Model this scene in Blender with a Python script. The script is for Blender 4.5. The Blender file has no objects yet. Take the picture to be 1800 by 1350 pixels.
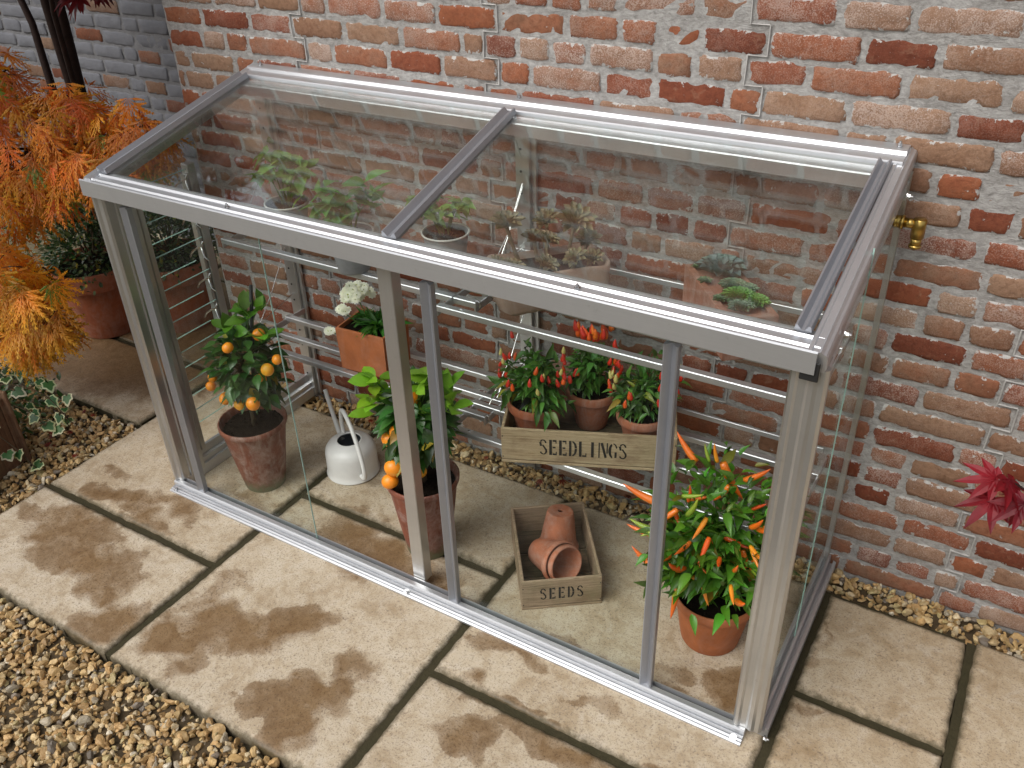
import bpy, math, random
import numpy as np
from mathutils import Vector, Matrix
R = math.radians
rng = np.random.default_rng(7)
random.seed(7)
scene = bpy.context.scene
COL = scene.collection

# ------------------------------------------------------------------ materials
def mat(name):
    m = bpy.data.materials.new(name); m.use_nodes = True
    nt = m.node_tree; nt.nodes.clear()
    out = nt.nodes.new('ShaderNodeOutputMaterial')
    return m, nt, out
def N(nt, t, **kw):
    n = nt.nodes.new(t)
    for k, v in kw.items():
        if k.startswith('i_'):
            key = k[2:]
            key = int(key) if key.isdigit() else key.replace('_', ' ')
            n.inputs[key].default_value = v
        else: setattr(n, k, v)
    return n
def L(nt, a, b): nt.links.new(a, b)
def mix(nt, fac, a, b, bt='MIX'):
    n = nt.nodes.new('ShaderNodeMix'); n.data_type = 'RGBA'; n.blend_type = bt
    for s, v in ((n.inputs[0], fac), (n.inputs[6], a), (n.inputs[7], b)):
        if hasattr(v, 'links'): L(nt, v, s)
        else: s.default_value = v if not isinstance(v, tuple) or len(v) == 4 else (*v, 1)
    return n.outputs[2]
def mth(nt, op, a, b=None, c=None, clamp=False):
    n = nt.nodes.new('ShaderNodeMath'); n.operation = op; n.use_clamp = clamp
    for i, v in enumerate((a, b, c)):
        if v is None: continue
        if hasattr(v, 'links'): L(nt, v, n.inputs[i])
        else: n.inputs[i].default_value = v
    return n.outputs[0]
def ramp(nt, fac, stops, interp='LINEAR'):
    n = nt.nodes.new('ShaderNodeValToRGB'); cr = n.color_ramp; cr.interpolation = interp
    while len(cr.elements) < len(stops): cr.elements.new(0.5)
    for e, (p, c) in zip(cr.elements, stops):
        e.position = p; e.color = (*c, 1) if not isinstance(c, float) else (c, c, c, 1)
    L(nt, fac, n.inputs[0]); return n.outputs[0]
def coords(nt, scale=(1, 1, 1), src='Object'):
    tc = N(nt, 'ShaderNodeTexCoord'); mp = N(nt, 'ShaderNodeMapping')
    mp.inputs['Scale'].default_value = scale
    L(nt, tc.outputs[src], mp.inputs[0]); return mp.outputs[0]
def noise(nt, co, scale, detail=4, rough=0.55, dist=0.0):
    n = N(nt, 'ShaderNodeTexNoise'); n.inputs['Scale'].default_value = scale
    n.inputs['Detail'].default_value = detail; n.inputs['Roughness'].default_value = rough
    n.inputs['Distortion'].default_value = dist
    L(nt, co, n.inputs['Vector']); return n.outputs['Fac']
def bump(nt, h, strength=0.4, dist=0.003, prev=None):
    b = N(nt, 'ShaderNodeBump'); b.inputs['Strength'].default_value = strength
    b.inputs['Distance'].default_value = dist; L(nt, h, b.inputs['Height'])
    if prev is not None: L(nt, prev, b.inputs['Normal'])
    return b.outputs[0]
def pbsdf(nt, out, col, rough=0.6, metal=0.0, normal=None, spec=0.5, coat=0.0, sss=0.0):
    b = N(nt, 'ShaderNodeBsdfPrincipled')
    for key, v in (('Base Color', col), ('Roughness', rough), ('Metallic', metal)):
        if hasattr(v, 'links'): L(nt, v, b.inputs[key])
        else: b.inputs[key].default_value = (*v, 1) if isinstance(v, tuple) else v
    b.inputs['Specular IOR Level'].default_value = spec
    b.inputs['Coat Weight'].default_value = coat
    if sss: b.inputs['Subsurface Weight'].default_value = sss; b.inputs['Subsurface Scale'].default_value = 0.01
    if normal is not None: L(nt, normal, b.inputs['Normal'])
    L(nt, b.outputs[0], out.inputs[0]); return b
def attr(nt, name='Col'):
    a = N(nt, 'ShaderNodeAttribute'); a.attribute_name = name
    return a
def sep(nt, c):
    s = N(nt, 'ShaderNodeSeparateColor'); L(nt, c, s.inputs[0]); return s.outputs

def m_brick(painted=False):
    m, nt, out = mat('painted_brick' if painted else 'old_brick')
    co = coords(nt)
    a = attr(nt); r1, r2, ed = sep(nt, a.outputs['Color'])
    al = a.outputs['Alpha']
    n1 = noise(nt, co, 14, 5, .6); n2 = noise(nt, co, 75, 5, .7); n3 = noise(nt, co, 330, 3, .65)
    n4 = noise(nt, co, 32, 4, .7, .6)
    n0 = noise(nt, co, 7, 3, .6)
    base = ramp(nt, mth(nt, 'ADD', r1, mth(nt, 'MULTIPLY', mth(nt, 'SUBTRACT', n1, .5), .5)), [
        (0.0, (.15, .042, .022)), (.20, (.22, .064, .031)), (.40, (.275, .095, .045)), (.55, (.265, .112, .062)),
        (.68, (.235, .125, .075)), (.84, (.262, .150, .092)), (1.0, (.30, .19, .125))])
    c = mix(nt, mth(nt, 'MULTIPLY', ramp(nt, n2, [(.30, 1.0), (.55, 0.0)]), .55), base, mix(nt, 1.0, base, (.42, .33, .28), 'MULTIPLY'))
    c = mix(nt, mth(nt, 'MULTIPLY', ramp(nt, n4, [(.56, 0.0), (.75, 1.0)]), .40), c, (.36, .225, .15))
    c = mix(nt, mth(nt, 'MULTIPLY', ramp(nt, n0, [(.50, 0.0), (.64, 1.0)]), .55), c, mix(nt, 1.0, c, (.74, .66, .62), 'MULTIPLY'))
    c = mix(nt, mth(nt, 'MULTIPLY', ramp(nt, n3, [(.30, 1.0), (.42, 0.0)]), .45), c, (.10, .045, .028))
    # lime bloom
    lime = mth(nt, 'MULTIPLY', ramp(nt, mth(nt, 'ADD', n3, mth(nt, 'MULTIPLY', n1, .55)), [(.75, 0.0), (.88, 1.0)]), mth(nt, 'POWER', r2, 1.4), clamp=True)
    c = mix(nt, mth(nt, 'MULTIPLY', lime, .8), c, (.46, .37, .32))
    haze_ = mth(nt, 'MULTIPLY', mth(nt, 'POWER', r2, 3.0), mth(nt, 'MULTIPLY', ramp(nt, n4, [(.35, 0.0), (.7, 1.0)]), .5))
    c = mix(nt, haze_, c, (.42, .32, .27))
    if painted:
        pn = ramp(nt, n4, [(.22, 0.0), (.3, 1.0)])
        keep = mth(nt, 'GREATER_THAN', al, .5)
        pm = mth(nt, 'MULTIPLY', pn, keep)
        c = mix(nt, .45, c, (.05, .03, .02))
        c = mix(nt, pm, c, mix(nt, n1, (.115, .118, .132), (.18, .183, .20)))  # paint greys lowered to carry the tree shade on this wall
    # mortar smeared over the arrises
    e2 = mth(nt, 'ADD', ed, mth(nt, 'MULTIPLY', mth(nt, 'SUBTRACT', n4, .5), 3.4))
    e3 = mth(nt, 'ADD', e2, mth(nt, 'MULTIPLY', mth(nt, 'SUBTRACT', n2, .5), 2.2))
    smear = ramp(nt, e3, [(.06, 1.0), (.22, 0.0)])
    mort = mix(nt, n2, (.33, .315, .295), (.58, .565, .54)) if not painted else mix(nt, n2, (.12, .12, .132), (.19, .19, .205))
    c = mix(nt, smear, c, mort)
    h = mth(nt, 'ADD', mth(nt, 'MULTIPLY', n2, .8), mth(nt, 'ADD', mth(nt, 'MULTIPLY', n3, .35), mth(nt, 'MULTIPLY', n4, .9)))
    nb = bump(nt, h, .85, .0035)
    pbsdf(nt, out, c, .88, normal=nb, spec=.25); return m
def m_mortar(painted=False):
    m, nt, out = mat('mortar'); co = coords(nt, (1, 1, 1.8))
    n1 = noise(nt, co, 9, 4, .6); n2 = noise(nt, co, 60, 6, .75, .4); n3 = noise(nt, co, 260, 3, .7)
    c = ramp(nt, mth(nt, 'ADD', mth(nt, 'MULTIPLY', n2, .7), mth(nt, 'MULTIPLY', n1, .3)), [(.3, (.17, .16, .145)), (.47, (.33, .315, .297)), (.66, (.52, .505, .485))])
    if painted: c = mix(nt, .75, c, (.125, .128, .142))
    nb = bump(nt, mth(nt, 'ADD', n2, mth(nt, 'MULTIPLY', n3, .4)), .9, .006)
    pbsdf(nt, out, c, .92, normal=nb, spec=.2); return m
def m_slab():
    m, nt, out = mat('sandstone_paving'); co = coords(nt)
    a = attr(nt); wet_shade0, rnd, ed = sep(nt, a.outputs['Color'])
    n1 = noise(nt, co, 5, 5, .6, .3); n2 = noise(nt, co, 40, 5, .7); n3 = noise(nt, co, 210, 2, .6); n4 = noise(nt, co, 15, 5, .65, .8)
    n5 = noise(nt, co, 130, 4, .75)
    dry = ramp(nt, mth(nt, 'ADD', mth(nt, 'MULTIPLY', n1, .6), mth(nt, 'MULTIPLY', n2, .4)), [(.28, (.33, .25, .155)), (.40, (.43, .345, .24)), (.52, (.525, .445, .335)), (.72, (.60, .535, .43))])
    dry = mix(nt, mth(nt, 'MULTIPLY', rnd, .65), dry, mix(nt, 1.0, dry, (.76, .68, .55), 'MULTIPLY'))
    dry = mix(nt, mth(nt, 'MULTIPLY', ramp(nt, n4, [(.50, 0.0), (.62, 1.0)]), .38), dry, mix(nt, 1.0, dry, (.66, .56, .42), 'MULTIPLY'))
    dry = mix(nt, mth(nt, 'MULTIPLY', ramp(nt, n4, [(.34, 1.0), (.46, 0.0)]), .30), dry, (.58, .52, .44))
    dry = mix(nt, mth(nt, 'MULTIPLY', ramp(nt, n3, [(.56, 0.0), (.64, 1.0)]), .55), dry, (.20, .155, .12))
    dry = mix(nt, mth(nt, 'MULTIPLY', ramp(nt, n5, [(.57, 0.0), (.63, 1.0)]), .6), dry, (.15, .105, .07))
    wet_shade_col = mix(nt, 1.0, dry, mix(nt, n2, (.34, .235, .14), (.52, .41, .29)), 'MULTIPLY')  # damp tone, also used for the shade painted into the far left corner
    wm = mth(nt, 'ADD', wet_shade0, mth(nt, 'ADD', mth(nt, 'MULTIPLY', mth(nt, 'SUBTRACT', n4, .5), .55), mth(nt, 'MULTIPLY', mth(nt, 'SUBTRACT', n5, .5), .28)))
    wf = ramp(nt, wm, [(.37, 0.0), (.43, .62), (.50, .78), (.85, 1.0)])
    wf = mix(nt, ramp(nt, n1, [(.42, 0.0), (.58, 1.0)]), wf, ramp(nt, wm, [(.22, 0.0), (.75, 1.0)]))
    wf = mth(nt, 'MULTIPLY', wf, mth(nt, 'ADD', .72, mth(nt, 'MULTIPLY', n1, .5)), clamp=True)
    c = mix(nt, wf, dry, wet_shade_col)
    grime = mth(nt, 'MULTIPLY', ramp(nt, mth(nt, 'ADD', ed, mth(nt, 'MULTIPLY', mth(nt, 'SUBTRACT', n2, .5), 1.2)), [(.0, 1.0), (.55, 0.0)]), .85)
    c = mix(nt, grime, c, (.075, .06, .03))
    h = mth(nt, 'ADD', mth(nt, 'MULTIPLY', n2, .6), mth(nt, 'ADD', mth(nt, 'MULTIPLY', n5, .35), mth(nt, 'MULTIPLY', n1, 1.4)))
    nb = bump(nt, h, .55, .004)
    rr = mth(nt, 'SUBTRACT', .78, mth(nt, 'MULTIPLY', wf, .38))
    pbsdf(nt, out, c, rr, normal=nb, spec=.4); return m
def m_grout():
    m, nt, out = mat('joint_mortar'); co = coords(nt)
    n2 = noise(nt, co, 60, 5, .75); n1 = noise(nt, co, 6, 3)
    c = mix(nt, n2, (.02, .016, .008), (.075, .058, .03)); c = mix(nt, mth(nt, 'MULTIPLY', n1, .5), c, (.035, .038, .015))
    pbsdf(nt, out, c, .85, normal=bump(nt, n2, .8, .005), spec=.25); return m
def m_gravel():
    m, nt, out = mat('gravel_stone'); co = coords(nt)
    a = attr(nt); n2 = noise(nt, co, 90, 5, .7); n3 = noise(nt, co, 400, 3, .7)
    c = mix(nt, ramp(nt, n2, [(.35, 0.0), (.7, .75)]), a.outputs['Color'], mix(nt, 1.0, a.outputs['Color'], (.62, .54, .42), 'MULTIPLY'))
    pbsdf(nt, out, c, .5, normal=bump(nt, mth(nt, 'ADD', n2, mth(nt, 'MULTIPLY', n3, .4)), .7, .003), spec=.5); return m
def m_alu(name='aluminium', base=(.68, .695, .72), rough=.34, axis=(1.5, 90, 90), metal=.78):
    m, nt, out = mat(name); co = coords(nt, axis)
    n1 = noise(nt, co, 6, 4, .7); n2 = noise(nt, coords(nt), 6, 4, .65)
    c = mix(nt, mth(nt, 'MULTIPLY', ramp(nt, n2, [(.35, 0.0), (.8, 1.0)]), .45), base, tuple(x * .68 for x in base))
    c = mix(nt, mth(nt, 'MULTIPLY', n1, .35), c, tuple(x * .5 for x in base))
    n5 = noise(nt, coords(nt), 45, 4, .7); c = mix(nt, mth(nt, 'MULTIPLY', ramp(nt, n5, [(.62, 0.0), (.74, 1.0)]), .22), c, (.26, .24, .21))
    rr = mth(nt, 'ADD', rough - .1, mth(nt, 'MULTIPLY', mth(nt, 'ADD', n1, n2), .12))
    b = pbsdf(nt, out, c, rr, metal, normal=bump(nt, n1, .12, .0006)); return m
def m_glass(name='clear_glass', k=1.0):
    m, nt, out = mat(name)
    lw = N(nt, 'ShaderNodeLayerWeight'); lw.inputs['Blend'].default_value = .5
    f = mth(nt, 'ADD', .035 * k, mth(nt, 'MULTIPLY', mth(nt, 'POWER', lw.outputs['Facing'], 5.0), .95 * k), clamp=True)
    co = coords(nt); n = noise(nt, co, 4, 3, .6); n9 = noise(nt, co, 120, 3, .6)
    t = N(nt, 'ShaderNodeBsdfTransparent'); t.inputs[0].default_value = (.955, .975, .965, 1)
    g = N(nt, 'ShaderNodeBsdfGlossy'); g.inputs['Roughness'].default_value = .015; g.inputs[0].default_value = (1, 1, 1, 1)
    L(nt, bump(nt, noise(nt, co, 2.2, 1), .03, .01), g.inputs['Normal'])
    d = N(nt, 'ShaderNodeBsdfDiffuse'); d.inputs[0].default_value = (.8, .8, .8, 1)
    s = N(nt, 'ShaderNodeMixShader'); L(nt, f, s.inputs[0]); L(nt, t.outputs[0], s.inputs[1]); L(nt, g.outputs[0], s.inputs[2])
    s2 = N(nt, 'ShaderNodeMixShader'); L(nt, mth(nt, 'ADD', mth(nt, 'MULTIPLY', ramp(nt, n, [(.4, 0.0), (.8, 1.0)]), .010 * k), mth(nt, 'ADD', mth(nt, 'MULTIPLY', ramp(nt, n9, [(.64, 0.0), (.72, 1.0)]), .014 * k), mth(nt, 'MULTIPLY', ramp(nt, noise(nt, coords(nt, (34, 2.2, 2.2)), 1, 4, .6), [(.56, 0.0), (.72, 1.0)]), .008 * k))), s2.inputs[0]); L(nt, s.outputs[0], s2.inputs[1]); L(nt, d.outputs[0], s2.inputs[2])
    L(nt, s2.outputs[0], out.inputs[0]); return m
def m_simple(name, col, rough=.5, metal=0.0, nscale=30, var=.35, bmp=.2, spec=.5, coat=0.0):
    m, nt, out = mat(name); co = coords(nt)
    n1 = noise(nt, co, nscale, 5, .65); n2 = noise(nt, co, nscale * 8, 3, .6)
    c = mix(nt, ramp(nt, n1, [(.3, 0.0), (.7, 1.0)]), col, tuple(x * (1 - var) for x in col))
    pbsdf(nt, out, c, rough, metal, normal=bump(nt, mth(nt, 'ADD', n1, mth(nt, 'MULTIPLY', n2, .3)), bmp, .002), spec=spec, coat=coat); return m
def m_terracotta(name, col=(.42, .135, .055), lime=.3, moss=0.0, dark=.0):
    m, nt, out = mat(name); co = coords(nt)
    n1 = noise(nt, co, 11, 5, .65, .6); n2 = noise(nt, co, 60, 5, .7); n3 = noise(nt, coords(nt, (1, 1, .35)), 22, 5, .7, 1.0)
    c = mix(nt, ramp(nt, n1, [(.3, 0.0), (.7, 1.0)]), col, tuple(x * (.62 - dark) for x in col))
    c = mix(nt, mth(nt, 'MULTIPLY', ramp(nt, mth(nt, 'ADD', mth(nt, 'MULTIPLY', n3, .65), mth(nt, 'MULTIPLY', n2, .35)), [(.46, 0.0), (.66, 1.0)]), lime), c, (.50, .42, .37))
    if moss:
        s = N(nt, 'ShaderNodeSeparateXYZ'); L(nt, coords(nt, src='Generated'), s.inputs[0])
        mz = ramp(nt, mth(nt, 'ADD', s.outputs[2], mth(nt, 'MULTIPLY', mth(nt, 'SUBTRACT', n2, .5), .35)), [(.04, 1.0), (.20, 0.0)])
        c = mix(nt, mth(nt, 'MULTIPLY', mz, moss), c, (.15, .155, .085))
    pbsdf(nt, out, c, .62 if moss else .78, normal=bump(nt, mth(nt, 'ADD', n2, n1), .3, .0025), spec=.4); return m
def m_leaf(name, rough=.4, trans=.35, coat=.0, spec=.5):
    m, nt, out = mat(name); co = coords(nt)
    a = attr(nt); n1 = noise(nt, co, 45, 3, .6)
    c = mix(nt, ramp(nt, n1, [(.3, 0.0), (.75, .7)]), a.outputs['Color'], mix(nt, 1.0, a.outputs['Color'], (.62, .66, .55), 'MULTIPLY'))
    b = pbsdf(nt, out, c, rough, spec=spec, coat=coat, normal=bump(nt, noise(nt, co, 160, 2), .15, .001))
    t = N(nt, 'ShaderNodeBsdfTranslucent'); L(nt, mix(nt, 1.0, c, (1.5, 1.5, .7), 'MULTIPLY'), t.inputs[0])
    s = N(nt, 'ShaderNodeMixShader'); s.inputs[0].default_value = trans
    L(nt, b.outputs[0], s.inputs[1]); L(nt, t.outputs[0], s.inputs[2]); L(nt, s.outputs[0], out.inputs[0]); return m
def m_wood(name, c1=(.48, .37, .235), c2=(.30, .21, .12), green=.12, axis=(3, 60, 60)):
    m, nt, out = mat(name)
    co = coords(nt, axis); n1 = noise(nt, co, 3, 6, .65, .6); n2 = noise(nt, coords(nt), 8, 4, .6); n3 = noise(nt, co, 14, 3, .6)
    c = mix(nt, ramp(nt, n1, [(.3, 0.0), (.66, 1.0)]), c2, c1)
    c = mix(nt, mth(nt, 'MULTIPLY', ramp(nt, n2, [(.45, 0.0), (.75, 1.0)]), green), c, (.17, .185, .085))
    c = mix(nt, mth(nt, 'MULTIPLY', ramp(nt, n3, [(.56, 0.0), (.70, 1.0)]), .6), c, (.07, .05, .03))
    c = mix(nt, mth(nt, 'MULTIPLY', ramp(nt, noise(nt, coords(nt, (.6, 1, 1)), 16, 4, .6), [(.50, 0.0), (.66, 1.0)]), .55), c, (.20, .125, .075))
    pbsdf(nt, out, c, .85, normal=bump(nt, mth(nt, 'ADD', n1, n3), .6, .0018), spec=.25); return m

M = dict(
    brick=m_brick(), pbrick=m_brick(True), mortar=m_mortar(), pmortar=m_mortar(True), slab=m_slab(), grout=m_grout(), gravel=m_gravel(),
    alux=m_alu(), aluy=m_alu('aluminium_side', axis=(90, 1.5, 90)), aluz=m_alu('aluminium_upright', (.62, .62, .605), .30, (90, 90, 1.2), .82),
    bar=m_alu('grey_glazing_bar', (.42, .435, .47), .38, (30, 30, 3), .7), steel=m_simple('bolt_steel', (.72, .72, .72), .22, 1.0),
    black=m_simple('black_rubber', (.015, .015, .015), .6), glass=m_glass(k=.26), roofglass=m_glass('roof_glass', 2.2),
    edge=m_simple('glass_edge', (.36, .55, .49), .2, 0, 20, .2, .05), brass=m_simple('brass', (.62, .42, .12), .28, 1.0, 40, .3, .1),
    terra=m_terracotta('terracotta', (.36, .105, .045), lime=.2), terra_old=m_terracotta('old_terracotta', (.25, .078, .042), .42, 1.0, .1),
    terra_new=m_terracotta('bright_terracotta', (.46, .145, .05), .10), terra_pink=m_terracotta('loose_terracotta', (.50, .17, .085), .35),
    stonebox=m_terracotta('weathered_clay', (.34, .15, .095), .35), trough=m_terracotta('weathered_trough', (.40, .27, .20), .45),
    soil=m_simple('potting_soil', (.016, .011, .007), .95, 0, 90, .7, 1.0, .1), bark=m_simple('bark', (.10, .075, .045), .85, 0, 60, .5, .8, .2),
    darkbark=m_simple('dark_bark', (.035, .018, .014), .7, 0, 40, .5, .7, .2),
    leaf=m_leaf('green_leaf', .35, .25, .1), softleaf=m_leaf('soft_leaf', .5, .35), maple=m_leaf('maple_leaf', .5, .45), succ=m_leaf('succulent_leaf', .5, .1),
    petal=m_leaf('petal', .6, .3), fruit=None, pepper=None, white=m_simple('white_enamel', (.74, .73, .70), .42, 0, 14, .12, .12, .5),
    dark_in=m_simple('can_inside', (.19, .20, .215), .5), wood=m_wood('crate_wood'), wood2=m_wood('grey_crate_wood', (.42, .30, .20), (.24, .17, .11), .40),
    woodin=m_wood('crate_floor_wood', (.15, .11, .07), (.06, .045, .03), .25), ink=m_simple('stencil_ink', (.022, .018, .015), .8, 0, 90, .5, .2),
    planterwood=m_wood('planter_wood', (.16, .075, .04), (.07, .035, .02), .2, (60, 60, 3)), greypot=m_simple('grey_pot', (.27, .28, .29), .5, 0, 25, .3, .2),
    seam=m_simple('lime_seam', (.50, .485, .46), .9, 0, 60, .35, .5, .2), whiterim=m_simple('pot_rim', (.72, .71, .67), .4), pebble=None)
def m_fruit(name, coat):
    m, nt, out = mat(name); a = attr(nt); co = coords(nt)
    pbsdf(nt, out, a.outputs['Color'], .38, normal=bump(nt, noise(nt, co, 420, 2), .25, .0012), coat=coat, spec=.5, sss=.12); return m
M['fruit'] = m_fruit('orange_peel', .1); M['pepper'] = m_fruit('pepper_skin', .5)

# ------------------------------------------------------------------ mesh helpers
class MB:
    def __init__(s): s.v = []; s.f = []; s.c = []; s.n = 0
    def add(s, v, f, c=None):
        v = np.asarray(v, float).reshape(-1, 3)
        s.v.append(v); s.f += [tuple(i + s.n for i in q) for q in f]
        if c is None: c = (1, 1, 1, 1)
        c = np.asarray(c, float)
        if c.ndim == 1:
            c = np.tile(c if len(c) == 4 else np.append(c, 1), (len(v), 1))
        elif c.shape[1] == 3: c = np.hstack([c, np.ones((len(c), 1))])
        s.c.append(c); s.n += len(v); return s
    def batch(s, V, F, C):           # V (k,n,3), F template faces, C (k,n,3|4)
        k, n, _ = V.shape
        F = [tuple(q) for q in F]; base = s.n
        s.v.append(V.reshape(-1, 3))
        if C.shape[-1] == 3: C = np.concatenate([C, np.ones(C.shape[:-1] + (1,))], -1)
        s.c.append(C.reshape(-1, 4))
        for i in range(k):
            o = base + i * n
            s.f += [tuple(j + o for j in q) for q in F]
        s.n += k * n; return s
    def build(s, name, material, parent=None, smooth=False, loc=None, rotz=0):
        me = bpy.data.meshes.new(name)
        V = np.concatenate(s.v)
        me.from_pydata(V.tolist(), [], s.f)
        ca = me.color_attributes.new('Col', 'FLOAT_COLOR', 'POINT')
        ca.data.foreach_set('color', np.concatenate(s.c).astype(np.float32).ravel())
        if smooth: me.polygons.foreach_set('use_smooth', [True] * len(me.polygons))
        me.materials.append(material); me.update()
        o = bpy.data.objects.new(name, me); COL.objects.link(o)
        if parent is not None: o.parent = parent
        if loc is not None: o.location = loc
        o.rotation_euler.z = rotz
        return o
def tag(o, label=None, cat=None, group=None, kind=None):
    if label: o['label'] = label
    if cat: o['category'] = cat
    if group: o['group'] = group
    if kind: o['kind'] = kind
    return o
def thing(name, label, cat, loc=(0, 0, 0), rz=0, group=None):
    o = bpy.data.objects.new(name, None); COL.objects.link(o); o.empty_display_size = .05
    o.location = loc; o.rotation_euler.z = rz
    return tag(o, label, cat, group)
def box(mb, c, s, c_=None, bev=0.0):
    x, y, z = c; a, b, d = s[0] / 2, s[1] / 2, s[2] / 2
    if bev <= 0:
        v = [(x + i * a, y + j * b, z + k * d) for i in (-1, 1) for j in (-1, 1) for k in (-1, 1)]
        f = [(0, 1, 3, 2), (4, 6, 7, 5), (0, 4, 5, 1), (2, 3, 7, 6), (0, 2, 6, 4), (1, 5, 7, 3)]
        return mb.add(v, f, c_)
    w = min(bev, a * .9, b * .9, d * .9)
    v = []; idx = {}
    for i in (-1, 1):
        for j in (-1, 1):
            for k in (-1, 1):
                for ax in range(3):
                    p = [i * (a - w), j * (b - w), k * (d - w)]; p[ax] += (i, j, k)[ax] * w
                    idx[(i, j, k, ax)] = len(v); v.append((x + p[0], y + p[1], z + p[2]))
    f = []
    for ax in range(3):
        o = [t for t in range(3) if t != ax]
        for s_ in (-1, 1):
            q = []
            for (p, r) in ((-1, -1), (1, -1), (1, 1), (-1, 1)):
                key = [0, 0, 0]; key[ax] = s_; key[o[0]] = p; key[o[1]] = r
                q.append(idx[(*key, ax)])
            f.append(tuple(q))
    for ax in range(3):
        o = [t for t in range(3) if t != ax]
        for p in (-1, 1):
            for r in (-1, 1):
                k0 = [0, 0, 0]; k1 = [0, 0, 0]; k0[ax] = -1; k1[ax] = 1
                for k_ in (k0, k1): k_[o[0]] = p; k_[o[1]] = r
                f.append((idx[(*k0, o[0])], idx[(*k1, o[0])], idx[(*k1, o[1])], idx[(*k0, o[1])]))
    for i in (-1, 1):
        for j in (-1, 1):
            for k in (-1, 1): f.append(tuple(idx[(i, j, k, ax)] for ax in range(3)))
    return mb.add(v, f, c_)
def prism(mb, pts, p0, p1, c=None, up=None):
    """profile pts [(a,b)] swept from p0 to p1; a along side axis, b along up axis."""
    p0 = Vector(p0); p1 = Vector(p1); d = (p1 - p0).normalized()
    up = Vector(up) if up is not None else Vector((0, 0, 1))
    side = d.cross(up).normalized(); u = side.cross(d).normalized()
    v = [tuple(P + side * a + u * b) for P in (p0, p1) for a, b in pts]; n = len(pts)
    f = [(i, (i + 1) % n, n + (i + 1) % n, n + i) for i in range(n)] + [tuple(range(n))[::-1], tuple(range(n, 2 * n))]
    return mb.add(v, f, c)
def tube(mb, path, rad, seg=8, c=None, cap=True):
    path = [Vector(p) for p in path]; n = len(path)
    rad = [rad] * n if not hasattr(rad, '__len__') else rad
    v = []; prev = None
    for i, p in enumerate(path):
        d = (path[min(i + 1, n - 1)] - path[max(i - 1, 0)]).normalized()
        ref = Vector((0, 0, 1)) if abs(d.z) < .9 else Vector((1, 0, 0))
        if prev is None: s = d.cross(ref).normalized()
        else: s = (prev - d * prev.dot(d)).normalized()
        prev = s; t = d.cross(s)
        for k in range(seg):
            a = 2 * math.pi * k / seg; v.append(tuple(p + (s * math.cos(a) + t * math.sin(a)) * rad[i]))
    f = [(i * seg + k, i * seg + (k + 1) % seg, (i + 1) * seg + (k + 1) % seg, (i + 1) * seg + k) for i in range(n - 1) for k in range(seg)]
    if cap: f += [tuple(range(seg))[::-1], tuple(range((n - 1) * seg, n * seg))]
    return mb.add(v, f, c)
def lathe(mb, prof, seg=40, c=None, centre=(0, 0, 0), wob=0.0):
    v = []; cx, cy, cz = centre
    for j, (r, z) in enumerate(prof):
        for k in range(seg):
            a = 2 * math.pi * k / seg; rr = r * (1 + wob * math.sin(3 * a + j) * .5 + wob * math.sin(7 * a + 2) * .5)
            v.append((cx + rr * math.cos(a), cy + rr * math.sin(a), cz + z))
    f = [(i * seg + k, i * seg + (k + 1) % seg, (i + 1) * seg + (k + 1) % seg, (i + 1) * seg + k) for i in range(len(prof) - 1) for k in range(seg)]
    return mb.add(v, f, c)
def bez(p0, p1, p2, n=8):
    p0, p1, p2 = Vector(p0), Vector(p1), Vector(p2)
    return [p0 * (1 - t) ** 2 + p1 * 2 * t * (1 - t) + p2 * t * t for t in [i / (n - 1) for i in range(n)]]

# oriented template instancing ------------------------------------------------
def frames(D, U):
    D = D / np.linalg.norm(D, axis=1, keepdims=True)
    S = np.cross(D, U); ln = np.linalg.norm(S, axis=1, keepdims=True)
    S = np.where(ln < 1e-4, np.array([[1., 0, 0]]), S / np.maximum(ln, 1e-6))
    W = np.cross(S, D); return D, S, W
def place(mb, T, F, TC, P, D, U, scale, colors, width=None):
    """T template (n,3): x=side, y=along, z=up. TC (n,) blend factor between colours A,B."""
    D, S, W = frames(D, U); k = len(P)
    sc = np.asarray(scale).reshape(-1, 1, 1); wd = sc if width is None else np.asarray(width).reshape(-1, 1, 1)
    V = P[:, None, :] + S[:, None, :] * T[None, :, 0:1] * wd + D[:, None, :] * T[None, :, 1:2] * sc + W[:, None, :] * T[None, :, 2:3] * sc
    A, B = colors; C = A[:, None, :] * (1 - TC[None, :, None]) + B[:, None, :] * TC[None, :, None]
    mb.batch(V, F, C)
def leaf_template(n=5, fold=.18, droop=.3, peak=.42, tip=1.3):
    T = []; F = []; C = []
    for i in range(n + 1):
        t = i / n; w = .5 * (math.sin(math.pi * t ** (math.log(.5) / math.log(peak))) ** tip if 0 < t < 1 else 0)
        z = -droop * t * t
        T += [(-w, t, z + fold * w), (0, t, z), (w, t, z + fold * w)]; C += [0, .35, 0]
    for i in range(n):
        a = i * 3
        for q in ((a, a + 1, a + 4, a + 3), (a + 1, a + 2, a + 5, a + 4)): F.append(q)
    return np.array(T), F, np.array(C)
LEAF = leaf_template(); LEAF_LONG = leaf_template(6, .25, .45, .38, 1.1); LEAF_ROUND = leaf_template(5, .15, .2, .5, .8); LEAF_FLAT = leaf_template(3, .1, .1, .45, .9)
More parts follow.
